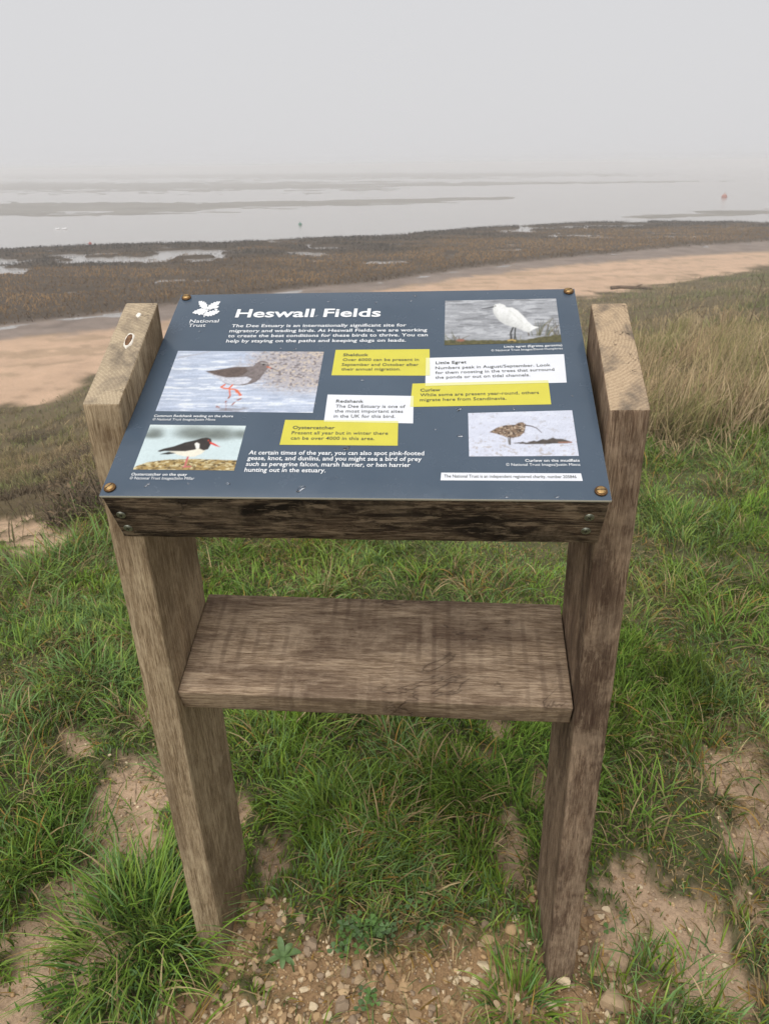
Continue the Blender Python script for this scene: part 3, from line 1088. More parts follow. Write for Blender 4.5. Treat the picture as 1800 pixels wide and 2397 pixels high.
p.put(cb * sstep(.6, .68, p.n(.12, .2, 2, 9)) * .8, (206, 188, 164))
p.put(p.line([(944, 99), (975, 104), (1000, 114), (1024, 136)], 6, 3), (82, 66, 58))
p.put(p.ellm(932, 95, 3, 3), (30, 26, 24))
p.build('printed photo of a brown curlew with a long curved bill')


# ---- fixings
def lathe(prof, n=28):
    vs, fs = [], []
    for r, z in prof:
        for k in range(n):
            a = 2 * math.pi * k / n
            vs.append((r * math.cos(a), r * math.sin(a), z))
    for i in range(len(prof) - 1):
        for k in range(n):
            fs.append([i * n + k, i * n + (k + 1) % n, (i + 1) * n + (k + 1) % n, (i + 1) * n + k])
    fs.append([(len(prof) - 1) * n + k for k in range(n)])
    return vs, fs


def box_vf(x0, x1, y0, y1, z0, z1):
    v = [(x, y, z) for z in (z0, z1) for y in (y0, y1) for x in (x0, x1)]
    return v, [[0, 2, 3, 1], [4, 5, 7, 6], [0, 1, 5, 4], [2, 6, 7, 3], [0, 4, 6, 2], [1, 3, 7, 5]]


brass = flat('aged_brass', lin(178, 146, 98), .5, .9, .5, nscale=300, namp=.35)
bronze = flat('dark_bronze_cup', lin(112, 84, 56), .45, .9, .5, nscale=200, namp=.4)
steel = flat('dull_zinc', lin(150, 152, 140), .4, .9, .5, nscale=260, namp=.3)
slot_m = flat('screw_slot', (.02, .016, .012), .8)


def screw(parent, mat4, kind, ang):
    if kind == 'brass':
        v, f = lathe([(.0086, 0), (.0088, .0012), (.0082, .0026), (.0066, .0032), (.0064, .0026)])
        cup = mesh_obj('screw', v, f, [bronze, brass, slot_m], parent=parent, smooth=True)
        v, f = lathe([(.0062, .0022), (.0062, .0036), (.0048, .0046), (.002, .005)], 24)
        slots = [box_vf(-.0058, .0058, -.0006, .0006, .003, .00515)]
        m2 = 1
    else:
        v, f = lathe([(.0068, 0), (.0068, .0012), (.0058, .0018), (.0055, .0012)])
        cup = mesh_obj('screw', v, f, [steel, steel, slot_m], parent=parent, smooth=True)
        v, f = lathe([(.0055, .001), (.0050, .0018), (.003, .0021)], 20)
        slots = [box_vf(-.003, .003, -.0006, .0006, .001, .0024), box_vf(-.0006, .0006, -.003, .003, .001, .00245)]
        m2 = 1
    bm = bmesh.new()
    bm.from_mesh(cup.data)

    def add(v, f, mi):
        vv = [bm.verts.new(p) for p in v]
        for q2 in f:
            fc = bm.faces.new([vv[i] for i in q2])
            fc.material_index = mi
    add(v, f, m2)
    for v, f in slots: add(v, f, 2)
    bm.to_mesh(cup.data)
    bm.free()
    cup.matrix_local = mat4 @ Matrix.Rotation(ang, 4, 'Z')
    return cup


for (x, y), a in zip(zf([(404, 641), (1228, 633), (237.5, 1058), (1294.5, 1059)]), (.25, .6, .9, .05)):
    P = to_panel([(x, y)])[0]
    screw(panel, Matrix.Translation((P[0], P[1], ZP + .0003)), 'brass', a)

# front rail below the panel, square to it
RAIL_H, RAIL_T = math.hypot(.0495, .119) * U, .045
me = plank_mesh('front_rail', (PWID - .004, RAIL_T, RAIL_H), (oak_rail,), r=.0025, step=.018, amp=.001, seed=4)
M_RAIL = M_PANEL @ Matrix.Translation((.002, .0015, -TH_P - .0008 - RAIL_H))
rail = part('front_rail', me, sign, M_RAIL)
rail['label'] = 'blackened oak rail below the lower edge of the panel'
MR = (T_SIGN @ M_RAIL)


def rail_uv(px):
    """where a photo pixel falls on the rail's front face"""
    Mi = MR.inverted()
    o_, d_ = Mi @ CAM, Mi.to_3x3() @ ray(*px)
    t = -o_.y / d_.y
    return o_ + d_ * t


for px, a in zip(zf([(262, 1111.5), (274.5, 1140), (1272, 1117), (1264.5, 1146)]), (.4, .2, .7, .05)):
    w = rail_uv(px)
    w.x = min(max(w.x, .015), PWID - .02)
    screw(rail, Matrix.Translation((w.x, -.0001, w.z)) @ Matrix.Rotation(math.pi / 2, 4, 'X'), 'steel', a)

# rear rail and backing under the panel
me = plank_mesh('rear_rail', (PWID - .004, .04, .06), (oak_dark,), r=.0025, step=.05, amp=.0005, seed=14)
part('rear_rail', me, sign, M_PANEL @ Matrix.Translation((.002, PHEI - .045, -TH_P - .0012 - .06)))
for k, x in enumerate((.004, PWID - .044)):
    me = plank_mesh('side_batten', (.04, PHEI - .045 - RAIL_T - .004, .05), (oak_dark,), r=.0025, step=.05, amp=.0005, seed=15 + k)
    part('side_batten', me, sign, M_PANEL @ Matrix.Translation((x, RAIL_T + .003, -TH_P - .0015 - .05)))

# shelf
SY, SZ, SBY, SBZ = .0135 * U, 1.0227 * U, .3185 * U, 1.1267 * U
sl, stl = math.hypot(SBY - SY, SBZ - SZ), math.hypot(.0244, .0702) * U
sa = math.atan2(SBZ - SZ, SBY - SY)
me = plank_mesh('shelf', (U - .003, sl, stl), (oak_shelf,), r=.003, step=.016, amp=.0011, seed=7)
shelf = part('shelf', me, sign, Matrix.Translation((-.5 * U + .0005, SY, SZ)) @ Matrix.Rotation(.0105, 4, 'Y') @ Matrix.Rotation(sa, 4, 'X') @ Matrix.Translation((0, 0, -stl)))
shelf['label'] = 'tilted oak shelf board with saw marks and dark cracks'

# white-ringed knot and spot on the end grain of the tan post
white_m = flat('dried_droppings', lin(226, 220, 208), .9, nscale=150, namp=.15)
knot_m = flat('knot_brown', lin(104, 76, 52), .9, nscale=260, namp=.7, nbump=.002)


def post_top(px):
    Mi = (T_SIGN).inverted()
    o_, d_ = Mi @ CAM, Mi.to_3x3() @ ray(*px)
    # plane z = HL + slope*y
    t = (1.7905 * U + slope * o_.y - o_.z) / (d_.z - slope * d_.y)
    return o_ + d_ * t


def splat(name, px, a, b, mat, h, seed):
    c = post_top(px)
    up = Matrix.Rotation(math.atan(slope), 4, 'X')
    vs, fs = [(0, 0, h)], []
    n = 26
    for k in range(n):
        t = 2 * math.pi * k / n
        w = 1 + .22 * mnoise.noise(Vector((math.cos(t) * 1.7 + seed, math.sin(t) * 1.7, 0)))
        vs.append((a * .8 * w * math.cos(t), b * .8 * w * math.sin(t), h))
    for k in range(n):
        t = 2 * math.pi * k / n
        w = 1 + .22 * mnoise.noise(Vector((math.cos(t) * 1.7 + seed, math.sin(t) * 1.7, 0)))
        vs.append((a * w * math.cos(t), b * w * math.sin(t), -.001))
    for k in range(n):
        fs.append([0, 1 + k, 1 + (k + 1) % n])
        fs.append([1 + k, 1 + n + k, 1 + n + (k + 1) % n, 1 + (k + 1) % n])
    o = mesh_obj(name, vs, fs, [mat], parent=post_l)
    o.matrix_local = post_l.matrix_local.inverted() @ Matrix.Translation(c) @ up
    return o


splat('dropping', (302.5, 797), .0082, .020, white_m, .0016, 1)
splat('knot', (302.5, 797), .0065, .0165, knot_m, .0026, 3)
splat('dropping', (325.5, 738), .0045, .0065, white_m, .0014, 5)

# water drops lying on the panel
drop_m = NT('rain_drop').set(Roughness=0.02, IOR=1.33)
drop_m.b.inputs['Transmission Weight'].default_value = 1.0
drop_m.b.inputs['Base Color'].default_value = (.95, .97, 1, 1)
dv, df = [], []
for i, (rf_, zf_) in enumerate(((1.0, 0.0), (.96, .1), (.8, .19), (.5, .25), (.2, .275))):
    for k in range(18):
        a = 2 * math.pi * k / 18
        w = 1 + .25 * math.sin(a * 2 + .6) * (1 if i < 3 else .4) + .12 * math.sin(3 * a)
        dv.append((rf_ * w * math.cos(a), rf_ * w * math.sin(a), zf_))
for i in range(4):
    for k in range(18):
        df.append([i * 18 + k, i * 18 + (k + 1) % 18, (i + 1) * 18 + (k + 1) % 18, (i + 1) * 18 + k])
df.append([4 * 18 + k for k in range(18)])
df.append([k for k in range(17, -1, -1)])
drop0 = mesh_obj('water_drop', dv, df, [drop_m.m], parent=panel, smooth=True)
drops = [(zf, 656, 1057, 8), (zf, 498, 1047, 3.5), (zf, 755, 969, 6), (zf, 320, 1051, 5), (z4, 617, 155, 13), (z4, 492, 122, 7), (z4, 605, 22, 9), (z4, 45, 220, 11),
         (z1, 1033, 347, 9), (z1, 960, 345, 7), (z1, 1360, 500, 8), (z1, 1195, 116, 7), (z1, 1425, 122, 6), (z1, 1612, 90, 8), (z2, 195, 110, 12), (z2, 170, 140, 9),
         (z2, 455, 776, 12), (z2, 1105, 700, 6), (z2, 770, 775, 9), (z1, 1135, 186, 9), (z1, 1130, 615, 7), (z3, 580, 440, 6), (z4, 1100, 460, 10), (z4, 850, 462, 8), (z1, 560, 260, 5)]
rd = random.Random(5)
for k, (zm, x, y, s) in enumerate(drops):
    o = drop0 if k == 0 else drop0.copy()
    if k:
        COL.objects.link(o)
        o.parent = panel
    P = to_panel(zm([(x, y)]))[0]
    sc_ = s * {zf: 1.0837, z1: 1 / 2.07, z2: 1 / 2.5, z3: 1 / 2.37, z4: 1 / 2.18}[zm] * PWID / 1150
    o.matrix_local = Matrix.Translation((P[0], P[1], ZP + .00095)) @ Matrix.Rotation(rd.uniform(0, 6), 4, 'Z') @ Matrix.Diagonal((sc_ * rd.uniform(.8, 1.3), sc_ * rd.uniform(.6, 1), sc_ * .38, 1))


# ------------------------------------------------------------------ grass and other ground cover
def blades(base, length, width, az, bend, lean, cols, seg=4, tipcol=None, twist=None):
    """ribbons that rise from base and arch over; numpy throughout"""
    n = len(base)
    s = np.linspace(0, 1, seg + 1)
    dirx, diry = np.cos(az), np.sin(az)
    pts = np.zeros((n, seg + 1, 3))
    ang = lean[:, None] + bend[:, None] * s[None, :] ** 1.2
    dl = (length / seg)[:, None]
    hor = np.concatenate([np.zeros((n, 1)), np.cumsum(np.sin(ang[:, :-1]) * dl, 1)], 1)
    ver = np.concatenate([np.zeros((n, 1)), np.cumsum(np.cos(ang[:, :-1]) * dl, 1)], 1)
    pts[:, :, 0] = base[:, 0, None] + hor * dirx[:, None]
    pts[:, :, 1] = base[:, 1, None] + hor * diry[:, None]
    pts[:, :, 2] = base[:, 2, None] + ver
    tw = az + (rng.uniform(-.9, .9, n) if twist is None else twist)
    wx, wy = -np.sin(tw), np.cos(tw)
    prof = np.array([.75, 1.0, .95, .7, .4, .3][:seg]) if seg > 1 else np.array([1.0])
    V = []
    for k in range(seg):
        h = (width * prof[k] / 2)[:, None]
        side = np.stack([wx, wy, np.zeros(n)], 1) * h
        V += [pts[:, k] - side, pts[:, k] + side]
    V.append(pts[:, seg])
    V = np.stack(V, 1)                                    # n, 2seg+1, 3
    m = 2 * seg + 1
    off = (np.arange(n) * m)[:, None]
    tri = []
    for k in range(seg - 1):
        tri += [[2 * k, 2 * k + 1, 2 * k + 3], [2 * k, 2 * k + 3, 2 * k + 2]]
    tri.append([2 * seg - 2, 2 * seg - 1, 2 * seg])
    tri = np.array(tri)
    Fc = (off[:, :, None] + tri[None]).reshape(-1, 3)
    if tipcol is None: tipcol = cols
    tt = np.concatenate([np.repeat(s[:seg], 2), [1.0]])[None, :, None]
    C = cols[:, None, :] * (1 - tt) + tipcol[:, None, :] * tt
    return V.reshape(-1, 3), Fc, C.reshape(-1, 3)


def combine(parts):
    V, Fc, C, n = [], [], [], 0
    for v, f, c in parts:
        V.append(v); Fc.append(f + n); C.append(c)
        n += len(v)
    return np.concatenate(V), np.concatenate(Fc), np.concatenate(C)


GREENS = np.array([(.110, .185, .028), (.160, .245, .042), (.062, .118, .026), (.215, .265, .068), (.130, .205, .078), (.135, .185, .024)]) * np.array((1.16, 1.25, 1.1))
STRAW = np.array([(.42, .31, .16), (.33, .24, .12), (.27, .19, .09), (.50, .38, .2), (.40, .24, .06)])
grass_m = vcol('grass_blade', .6, .16, .2)
dry_m = vcol('dry_grass_blade', .85, .08, .15)


def sector(n, r0, r1, spread=36):
    r = np.sqrt(rng.uniform(r0 ** 2, r1 ** 2, n))
    th = np.radians(YAW) + np.radians(rng.uniform(-spread, spread, n))
    return CAM.x + r * np.sin(th), CAM.y + r * np.cos(th), th, r


def off_posts(x, y, m=.0):
    Ti = T_SIGN.inverted()
    lx = x - T_SIGN.translation.x
    ly = y - T_SIGN.translation.y
    out = np.ones(len(x), bool)
    for x0 in (-.5 * U - PW, .5 * U):
        out &= ~((lx > x0 - m) & (lx < x0 + PW + m) & (ly > -m) & (ly < PD + m))
    return out


# short turf
parts = []
for n, r0, r1 in ((150000, .62, 3.0), (140000, 3.0, 6.5)):
    x, y, th, r = sector(n, r0, r1, 48 if r0 < 1 else 37)
    b, g, lu = blobs(BARE, x, y), blobs(GRAVEL, x, y), blobs(LUSH, x, y, .5)
    edge = rz(ZE, th)
    cov = fbm(x * 5, y * 5, 41)
    cover = sstep(.26, .5, cov + .3 * lu)
    keep = (rng.random(n) < (1 - .955 * np.maximum(b, g) ** .9) * (.5 + .5 * cover) * sstep(edge + 1.2, edge - .3, r)) & off_posts(x, y, .002)
    x, y, th, r, lu, cov = (a[keep] for a in (x, y, th, r, lu, cov))
    n = len(x)
    z = land(x, y)
    tall = fbm(x * 2.6, y * 2.6, 42)
    ln = (.022 + .06 * sstep(.35, .7, tall) * (1 + .6 * sstep(2.5, 4, r)) + .045 * lu) * rng.uniform(.5, 1.35, n)
    wd = rng.uniform(.0018, .0046, n) * (1 + .25 * sstep(2.5, 6, r))
    # tufts share a direction
    cell = fbm(x * 6, y * 6, 44) * 14
    az = cell + rng.normal(0, 1.1, n)
    bend = rng.uniform(.3, 1.9, n)
    lean = np.abs(rng.normal(.25, .3, n))
    pick = (fbm(x * 1.7, y * 1.7, 46) * 9 + rng.uniform(0, 2.2, n)).astype(int) % len(GREENS)
    c = GREENS[pick] * rng.uniform(.45, 1.35, (n, 1)) * (1 - .2 * lu)[:, None] * (.35 + 1.3 * fbm(x * 3.1, y * 3.1, 48))[:, None]
    dead = rng.random(n) < (.10 + .48 * sstep(.48, .68, fbm(x * 2.2, y * 2.2, 47)))
    c[dead] = STRAW[rng.integers(0, 5, dead.sum())] * rng.uniform(.5, 1.0, (dead.sum(), 1))
    lean[dead] += .7
    tip = c * rng.uniform(.95, 1.35, (n, 1)) + np.array((.012, .008, 0))
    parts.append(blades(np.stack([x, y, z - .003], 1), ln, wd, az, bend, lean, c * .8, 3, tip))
v, f, c = combine(parts)
turf = mesh_obj('grass', v, f, [grass_m], cols=c)
tag(turf, 'short green turf with worn gaps round the sign', 'grass', kind='stuff')

# long grass in tufts
cent = []
for k in range(620):
    x, y, th, r = sector(1, .9, 6.0, 42)
    x, y, th, r = float(x[0]), float(y[0]), float(th[0]), float(r[0])
    one = np.array([x]), np.array([y])
    if max(blobs(BARE, *one)[0], blobs(GRAVEL, *one)[0]) > .25 or r > rz(ZE, th) + .4 or not off_posts(*one, .03)[0]: continue
    cent.append((x, y, rng.uniform(.05, .11), rng.uniform(.08, .16), rng.integers(30, 75)))
for u, v_, rad, ln, n in ((150, 1340, .2, .2, 160), (60, 1370, .2, .2, 140), (240, 1310, .16, .24, 120), (1760, 1110, .25, .22, 150), (1560, 1090, .2, .16, 110),
                          (900, 1960, .11, .13, 240), (780, 1900, .12, .12, 220), (1040, 1850, .1, .15, 160), (960, 2050, .1, .1, 180), (860, 2040, .1, .1, 160), (330, 1580, .12, .13, 110), (1500, 1890, .1, .13, 90),
                          (1640, 1760, .14, .14, 120), (1690, 1480, .16, .16, 120), (1745, 2110, .1, .13, 80), (1600, 2300, .08, .09, 70), (440, 1790, .1, .11, 100),
                          (200, 1600, .15, .14, 150), (640, 1760, .14, .14, 170), (700, 1700, .14, .13, 140), (300, 1690, .12, .12, 110), (80, 1760, .16, .13, 150), (150, 2000, .15, .13, 180),
                          (60, 2030, .15, .12, 150), (1480, 1960, .08, .1, 60), (1255, 2000, .05, .08, 60), (1265, 2150, .04, .07, 60), (1255, 2230, .035, .08, 50), (1440, 1700, .12, .13, 100)):
    p_ = hit(u, v_)
    cent.append((p_.x, p_.y, rad, ln, n))
parts = []
for cx, cy, rad, ln, n in cent:
    n = int(n)
    a, d = rng.uniform(0, 2 * np.pi, n), rad * np.sqrt(rng.random(n))
    x, y = cx + d * np.cos(a), cy + d * np.sin(a)
    ok = off_posts(x, y, .002)
    x, y, a, d = x[ok], y[ok], a[ok], d[ok]
    n = len(x)
    if n == 0: continue
    z = land(x, y) - .004
    g0 = GREENS[rng.integers(0, len(GREENS))]
    c = (.6 * g0 + .4 * GREENS[rng.integers(0, len(GREENS), n)]) * rng.uniform(.7, 1.3, (n, 1))
    dead = rng.random(n) < rng.choice([.04, .1, .2, .5])
    c[dead] = STRAW[rng.integers(0, 5, dead.sum())] * rng.uniform(.6, 1.05, (dead.sum(), 1))
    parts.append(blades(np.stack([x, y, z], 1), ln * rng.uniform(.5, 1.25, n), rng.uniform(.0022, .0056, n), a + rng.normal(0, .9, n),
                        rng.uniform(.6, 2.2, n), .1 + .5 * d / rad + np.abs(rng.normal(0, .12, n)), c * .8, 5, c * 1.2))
v, f, c = combine(parts)
tag(mesh_obj('long_grass', v, f, [grass_m], cols=c), 'longer arching grass growing in tufts through the turf', 'grass', kind='stuff')


# two tussocks that stand out on their own
def tussock(px, rad, ln, n, label, seed):
    r_ = np.random.default_rng(seed)
    p_ = hit(*px)
    a, d = r_.uniform(0, 2 * np.pi, n), rad * np.sqrt(r_.random(n))
    x, y = p_.x + d * np.cos(a), p_.y + d * np.sin(a)
    ok = off_posts(x, y, .003)
    x, y, a, d = x[ok], y[ok], a[ok], d[ok]
    n = len(x)
    z = land(x, y) - .004
    c = GREENS[r_.integers(0, 6, n)] * r_.uniform(.75, 1.3, (n, 1))
    dead = r_.random(n) < .07
    c[dead] = STRAW[r_.integers(0, 5, dead.sum())] * .9
    v, f, c = blades(np.stack([x - p_.x, y - p_.y, z - p_.z], 1), ln * r_.uniform(.45, 1.3, n), r_.uniform(.0028, .0056, n), a + r_.normal(0, .5, n),
                     r_.uniform(.7, 2.0, n), .1 + .6 * d / rad, c * .78, 6, c * 1.22)
    o = mesh_obj('grass_tussock', v, f, [grass_m], cols=c)
    o.location = p_
    tag(o, label, 'grass tussock')


tussock((330, 2200), .16, .17, 620, 'large dense grass tussock against the foot of the tan post', 1)
tussock((1210, 2350), .07, .09, 200, 'small bright grass tuft among stones before the umber post', 2)

# dry grass and dead growth on the bank
parts = []
for n, r0, r1, w0, l0 in ((116000, 2.8, 13, .0054, .2), (80000, 13, 50, .014, .3)):
    x, y, th, r = sector(n, r0, r1, 35)
    re, rf = rz(ZE, th), rz(ZF, th)
    t = (r - re) / (rf - re)
    b = blobs(BARE, x, y)
    patch = fbm(x * .5, y * .5, 81)
    keep = (t > -.02) & (t < 1.0 + .12 * (patch - .5)) & (rng.random(n) < (.3 + .7 * sstep(.3, .55, patch)) * (1 - .97 * b) * sstep(1.02, .9, t))
    x, y, th, r, t, patch = (a[keep] for a in (x, y, th, r, t, patch))
    n = len(x)
    z = land(x, y) - .005
    hue = fbm(x * .8, y * .8, 82)
    right = sstep(-.2, .3, th - math.radians(YAW))
    base = np.array((.34, .255, .14)) * (1 - right)[:, None] * .9 + np.array((.36, .275, .155)) * right[:, None]
    grn = np.array((.165, .20, .065))
    gf = (sstep(.46 - .03 * (1 - right), .6, hue) * .8 + .5 * sstep(.75, 1.0, t))[:, None].clip(0, .9)
    c = (base * (1 - gf) + grn * gf) * rng.uniform(.35, 1.45, (n, 1))
    # dead bramble, grey brown, on the near part of the bank
    br = (sstep(.52, .62, fbm(x * 1.1, y * 1.1, 83)) * sstep(.5, .1, t) * (1 - right))[:, None]
    c = c * (1 - br) + br * np.array((.125, .095, .062)) * rng.uniform(.5, 1.3, (n, 1))
    ln = l0 * rng.uniform(.4, 1.3, n) * (1 - .35 * sstep(.6, 1, t)) * (.62 + .25 * right)
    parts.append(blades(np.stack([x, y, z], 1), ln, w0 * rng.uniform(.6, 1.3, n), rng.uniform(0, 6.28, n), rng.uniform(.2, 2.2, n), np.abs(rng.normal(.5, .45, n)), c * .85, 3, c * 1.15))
v, f, c = combine(parts)
tag(mesh_obj('dry_grass', v, f, [dry_m], cols=c), 'dry straw-coloured grass and dead growth covering the bank', 'grass', kind='stuff')

# taller dry grass standing in clumps on the bank
parts = []
for k in range(450):
    if k % 3:
        u, v_ = rng.uniform(1430, 1950), rng.uniform(770, 1035)
        if v_ > 1060 - .12 * (u - 1430): continue
    else:
        u, v_ = rng.uniform(-150, 330), rng.uniform(965, 1130)
    p_ = hit(u, v_)
    n = int(rng.integers(25, 70))
    a, d = rng.uniform(0, 6.28, n), .16 * np.sqrt(rng.random(n))
    x, y = p_.x + d * np.cos(a), p_.y + d * np.sin(a)
    col = np.array([(.52, .40, .24), (.42, .32, .18), (.33, .28, .13), (.27, .26, .10), (.46, .33, .19)])[rng.integers(0, 5) if k % 3 else rng.integers(1, 4)]
    c = col * rng.uniform(.45, 1.15, (n, 1))
    hgt = rng.uniform(.18, .5) if k % 3 else rng.uniform(.1, .22)
    parts.append(blades(np.stack([x, y, land(x, y) - .01], 1), hgt * rng.uniform(.5, 1.2, n), rng.uniform(.002, .005, n) * (1 + .25 * (p_ - CAM).length / 6), rng.uniform(.3, .9) + rng.normal(0, 1.0, n), rng.uniform(.2, 1.6, n),
                        np.abs(rng.normal(.2, .25, n)), c * .8, 4, c * 1.1))
v, f, c = combine(parts)
tag(mesh_obj('tall_dry_grass', v, f, [dry_m], cols=c), 'taller tan grass clumps standing on the bank', 'grass', kind='stuff')

# loose straw lying on turf and soil
x, y, th, r = sector(5200, .65, 4.5, 44)
ok = off_posts(x, y, .05) & (r < rz(ZE, th))
x, y = x[ok], y[ok]
n = len(x)
c = STRAW[rng.integers(0, 5, n)] * rng.uniform(.55, 1.05, (n, 1))
v, f, c = blades(np.stack([x, y, land(x, y) + rng.uniform(.004, .02, n)], 1), rng.uniform(.02, .09, n), rng.uniform(.0014, .003, n), rng.uniform(0, 6.28, n), rng.uniform(-.5, .5, n),
                 rng.uniform(1.2, 1.6, n), c, 4, c)
tag(mesh_obj('straw_litter', v, f, [dry_m], cols=c), 'loose bits of pale straw lying over the turf', 'straw', kind='stuff')

# dead bramble thicket on the bank
parts = []
for u, v_, rad, n in ((190, 1090, .45, 2200), (270, 1180, .3, 1500), (90, 1030, .5, 900), (330, 1000, .6, 1100), (1560, 900, .45, 700), (1680, 830, .8, 1100), (1620, 960, .5, 600), (1770, 900, .6, 700)):
    p_ = hit(u, v_)
    a, d = rng.uniform(0, 6.28, n), rad * np.sqrt(rng.random(n))
    x, y = p_.x + d * np.cos(a) * 1.3, p_.y + d * np.sin(a)
    c = np.array([(.13, .10, .07), (.19, .145, .10), (.09, .07, .05), (.24, .18, .12)])[rng.integers(0, 4, n)] * rng.uniform(.6, 1.2, (n, 1))
    k = n // 6
    parts.append(blades(np.stack([x, y, land(x, y) - .01], 1)[k:], rng.uniform(.1, .42, n - k) * (1.1 - .5 * d[k:] / rad), rng.uniform(.0025, .006, n - k), rng.uniform(0, 6.28, n - k), rng.uniform(.3, 2.4, n - k),
                        np.abs(rng.normal(.4, .4, n - k)), c[k:] * .8, 4, c[k:]))
    # withered and green leaves caught in it
    gl = np.where(rng.random((k, 1)) < .2, np.array([(.09, .12, .045)]), np.array([(.16, .115, .07)])) * rng.uniform(.6, 1.3, (k, 1))
    parts.append(blades(np.stack([x, y, land(x, y) + rng.uniform(.03, .22, n)], 1)[:k], rng.uniform(.02, .045, k), rng.uniform(.008, .018, k), rng.uniform(0, 6.28, k), rng.uniform(.2, 1.5, k),
                        rng.uniform(.5, 1.6, k), gl, 3, gl))
v, f, c = combine(parts)
tag(mesh_obj('bramble_scrub', v, f, [dry_m], cols=c), 'tangled grey-brown dead bramble on the bank', 'scrub', kind='stuff')

# salt marsh plants
x, y, th, r = sector(280000, 18, 120, 33)
rn, rm = rz(ZN, th), rz(ZM, th)
t = (r - rn) / (rm - rn)
pm_ = pool_mask(x, y, th, r)
n1 = fbm(x * .12, y * .3, 91)
keep = (t > .0) & (t < 1.0 + .08 * (n1 - .5)) & (rng.random(len(x)) < (1 - .93 * pm_))
x, y, th, r, t, n1 = (a[keep] for a in (x, y, th, r, t, n1))
n = len(x)
z = land(x, y) - .01
brown = np.array((.265, .162, .068))
dark = np.array((.036, .033, .026))
f_d = sstep(.5, .72, t + (n1 - .5) * .9)[:, None]
c = (brown * (1 - f_d) + dark * f_d) * rng.uniform(.85, 1.12, (n, 1)) * (.35 + 1.3 * fbm(x * .22, y * .5, 92))[:, None]
edge_dark = sstep(.08, .0, t)[:, None]
c = c * (1 - .55 * edge_dark)
parts = [blades(np.stack([x, y, z], 1), rng.uniform(.08, .26, n) * (.5 + 1.0 * fbm(x * .4, y * .4, 93)), rng.uniform(.02, .06, n), rng.uniform(0, 6.28, n), rng.uniform(.3, 1.6, n),
                np.abs(rng.normal(.5, .4, n)), c * .9, 2, c * 1.05)]
v, f, c = combine(parts)
tag(mesh_obj('marsh_plants', v, f, [dry_m], cols=c), 'low brown and dark salt marsh plants along the shore', 'marsh plants', kind='stuff')

# ------------------------------------------------------------------ stones
stone_cols = [lin(190, 162, 124), lin(180, 150, 112), lin(172, 148, 118), lin(208, 188, 156), lin(158, 130, 98), lin(150, 130, 108)]
stone_ms = [flat('stone_%s' % n_, c_, .88, 0, .25, nscale=120, namp=.22, nbump=.001) for n_, c_ in zip(('cream', 'ochre', 'drab', 'pale', 'brown', 'grey'), stone_cols)]


def stone_mesh(seed, sub=2):
    bm = bmesh.new()
    bmesh.ops.create_icosphere(bm, subdivisions=sub, radius=1)
    r_ = random.Random(seed)
    planes = [(Vector((r_.gauss(0, 1), r_.gauss(0, 1), r_.gauss(0, 1))).normalized(), r_.uniform(.42, .75)) for _ in range(11)]
    for v_ in bm.verts:
        for nn, d in planes:
            e = v_.co.dot(nn) - d
            if e > 0: v_.co -= nn * e * .99
        v_.co += mnoise.noise_vector(v_.co * 2.2 + Vector((seed, 0, 0))) * .035
        v_.co.x *= 1.15
        v_.co.z *= .72
    return bm


stone_meshes = []
for k in range(18):
    bm = stone_mesh(k)
    me = bpy.data.meshes.new('stone')
    bm.to_mesh(me)
    bm.free()
    me.materials.append(stone_ms[k % 6])
    stone_meshes.append(me)


def lay_stone(u, v, s_px, k):
    p_ = hit(u, v)
    s = s_px * (p_ - CAM).length / F_PX / 2
    o = bpy.data.objects.new('stone', stone_meshes[k % 18])
    COL.objects.link(o)
    o.parent = ground
    o.location = (p_.x, p_.y, p_.z + s * .26)
    o.rotation_euler = (rng.normal(0, .3), rng.normal(0, .3), rng.uniform(0, 6.28))
    o.scale = (s, s * rng.uniform(.75, 1.1), s * rng.uniform(.7, 1.0))


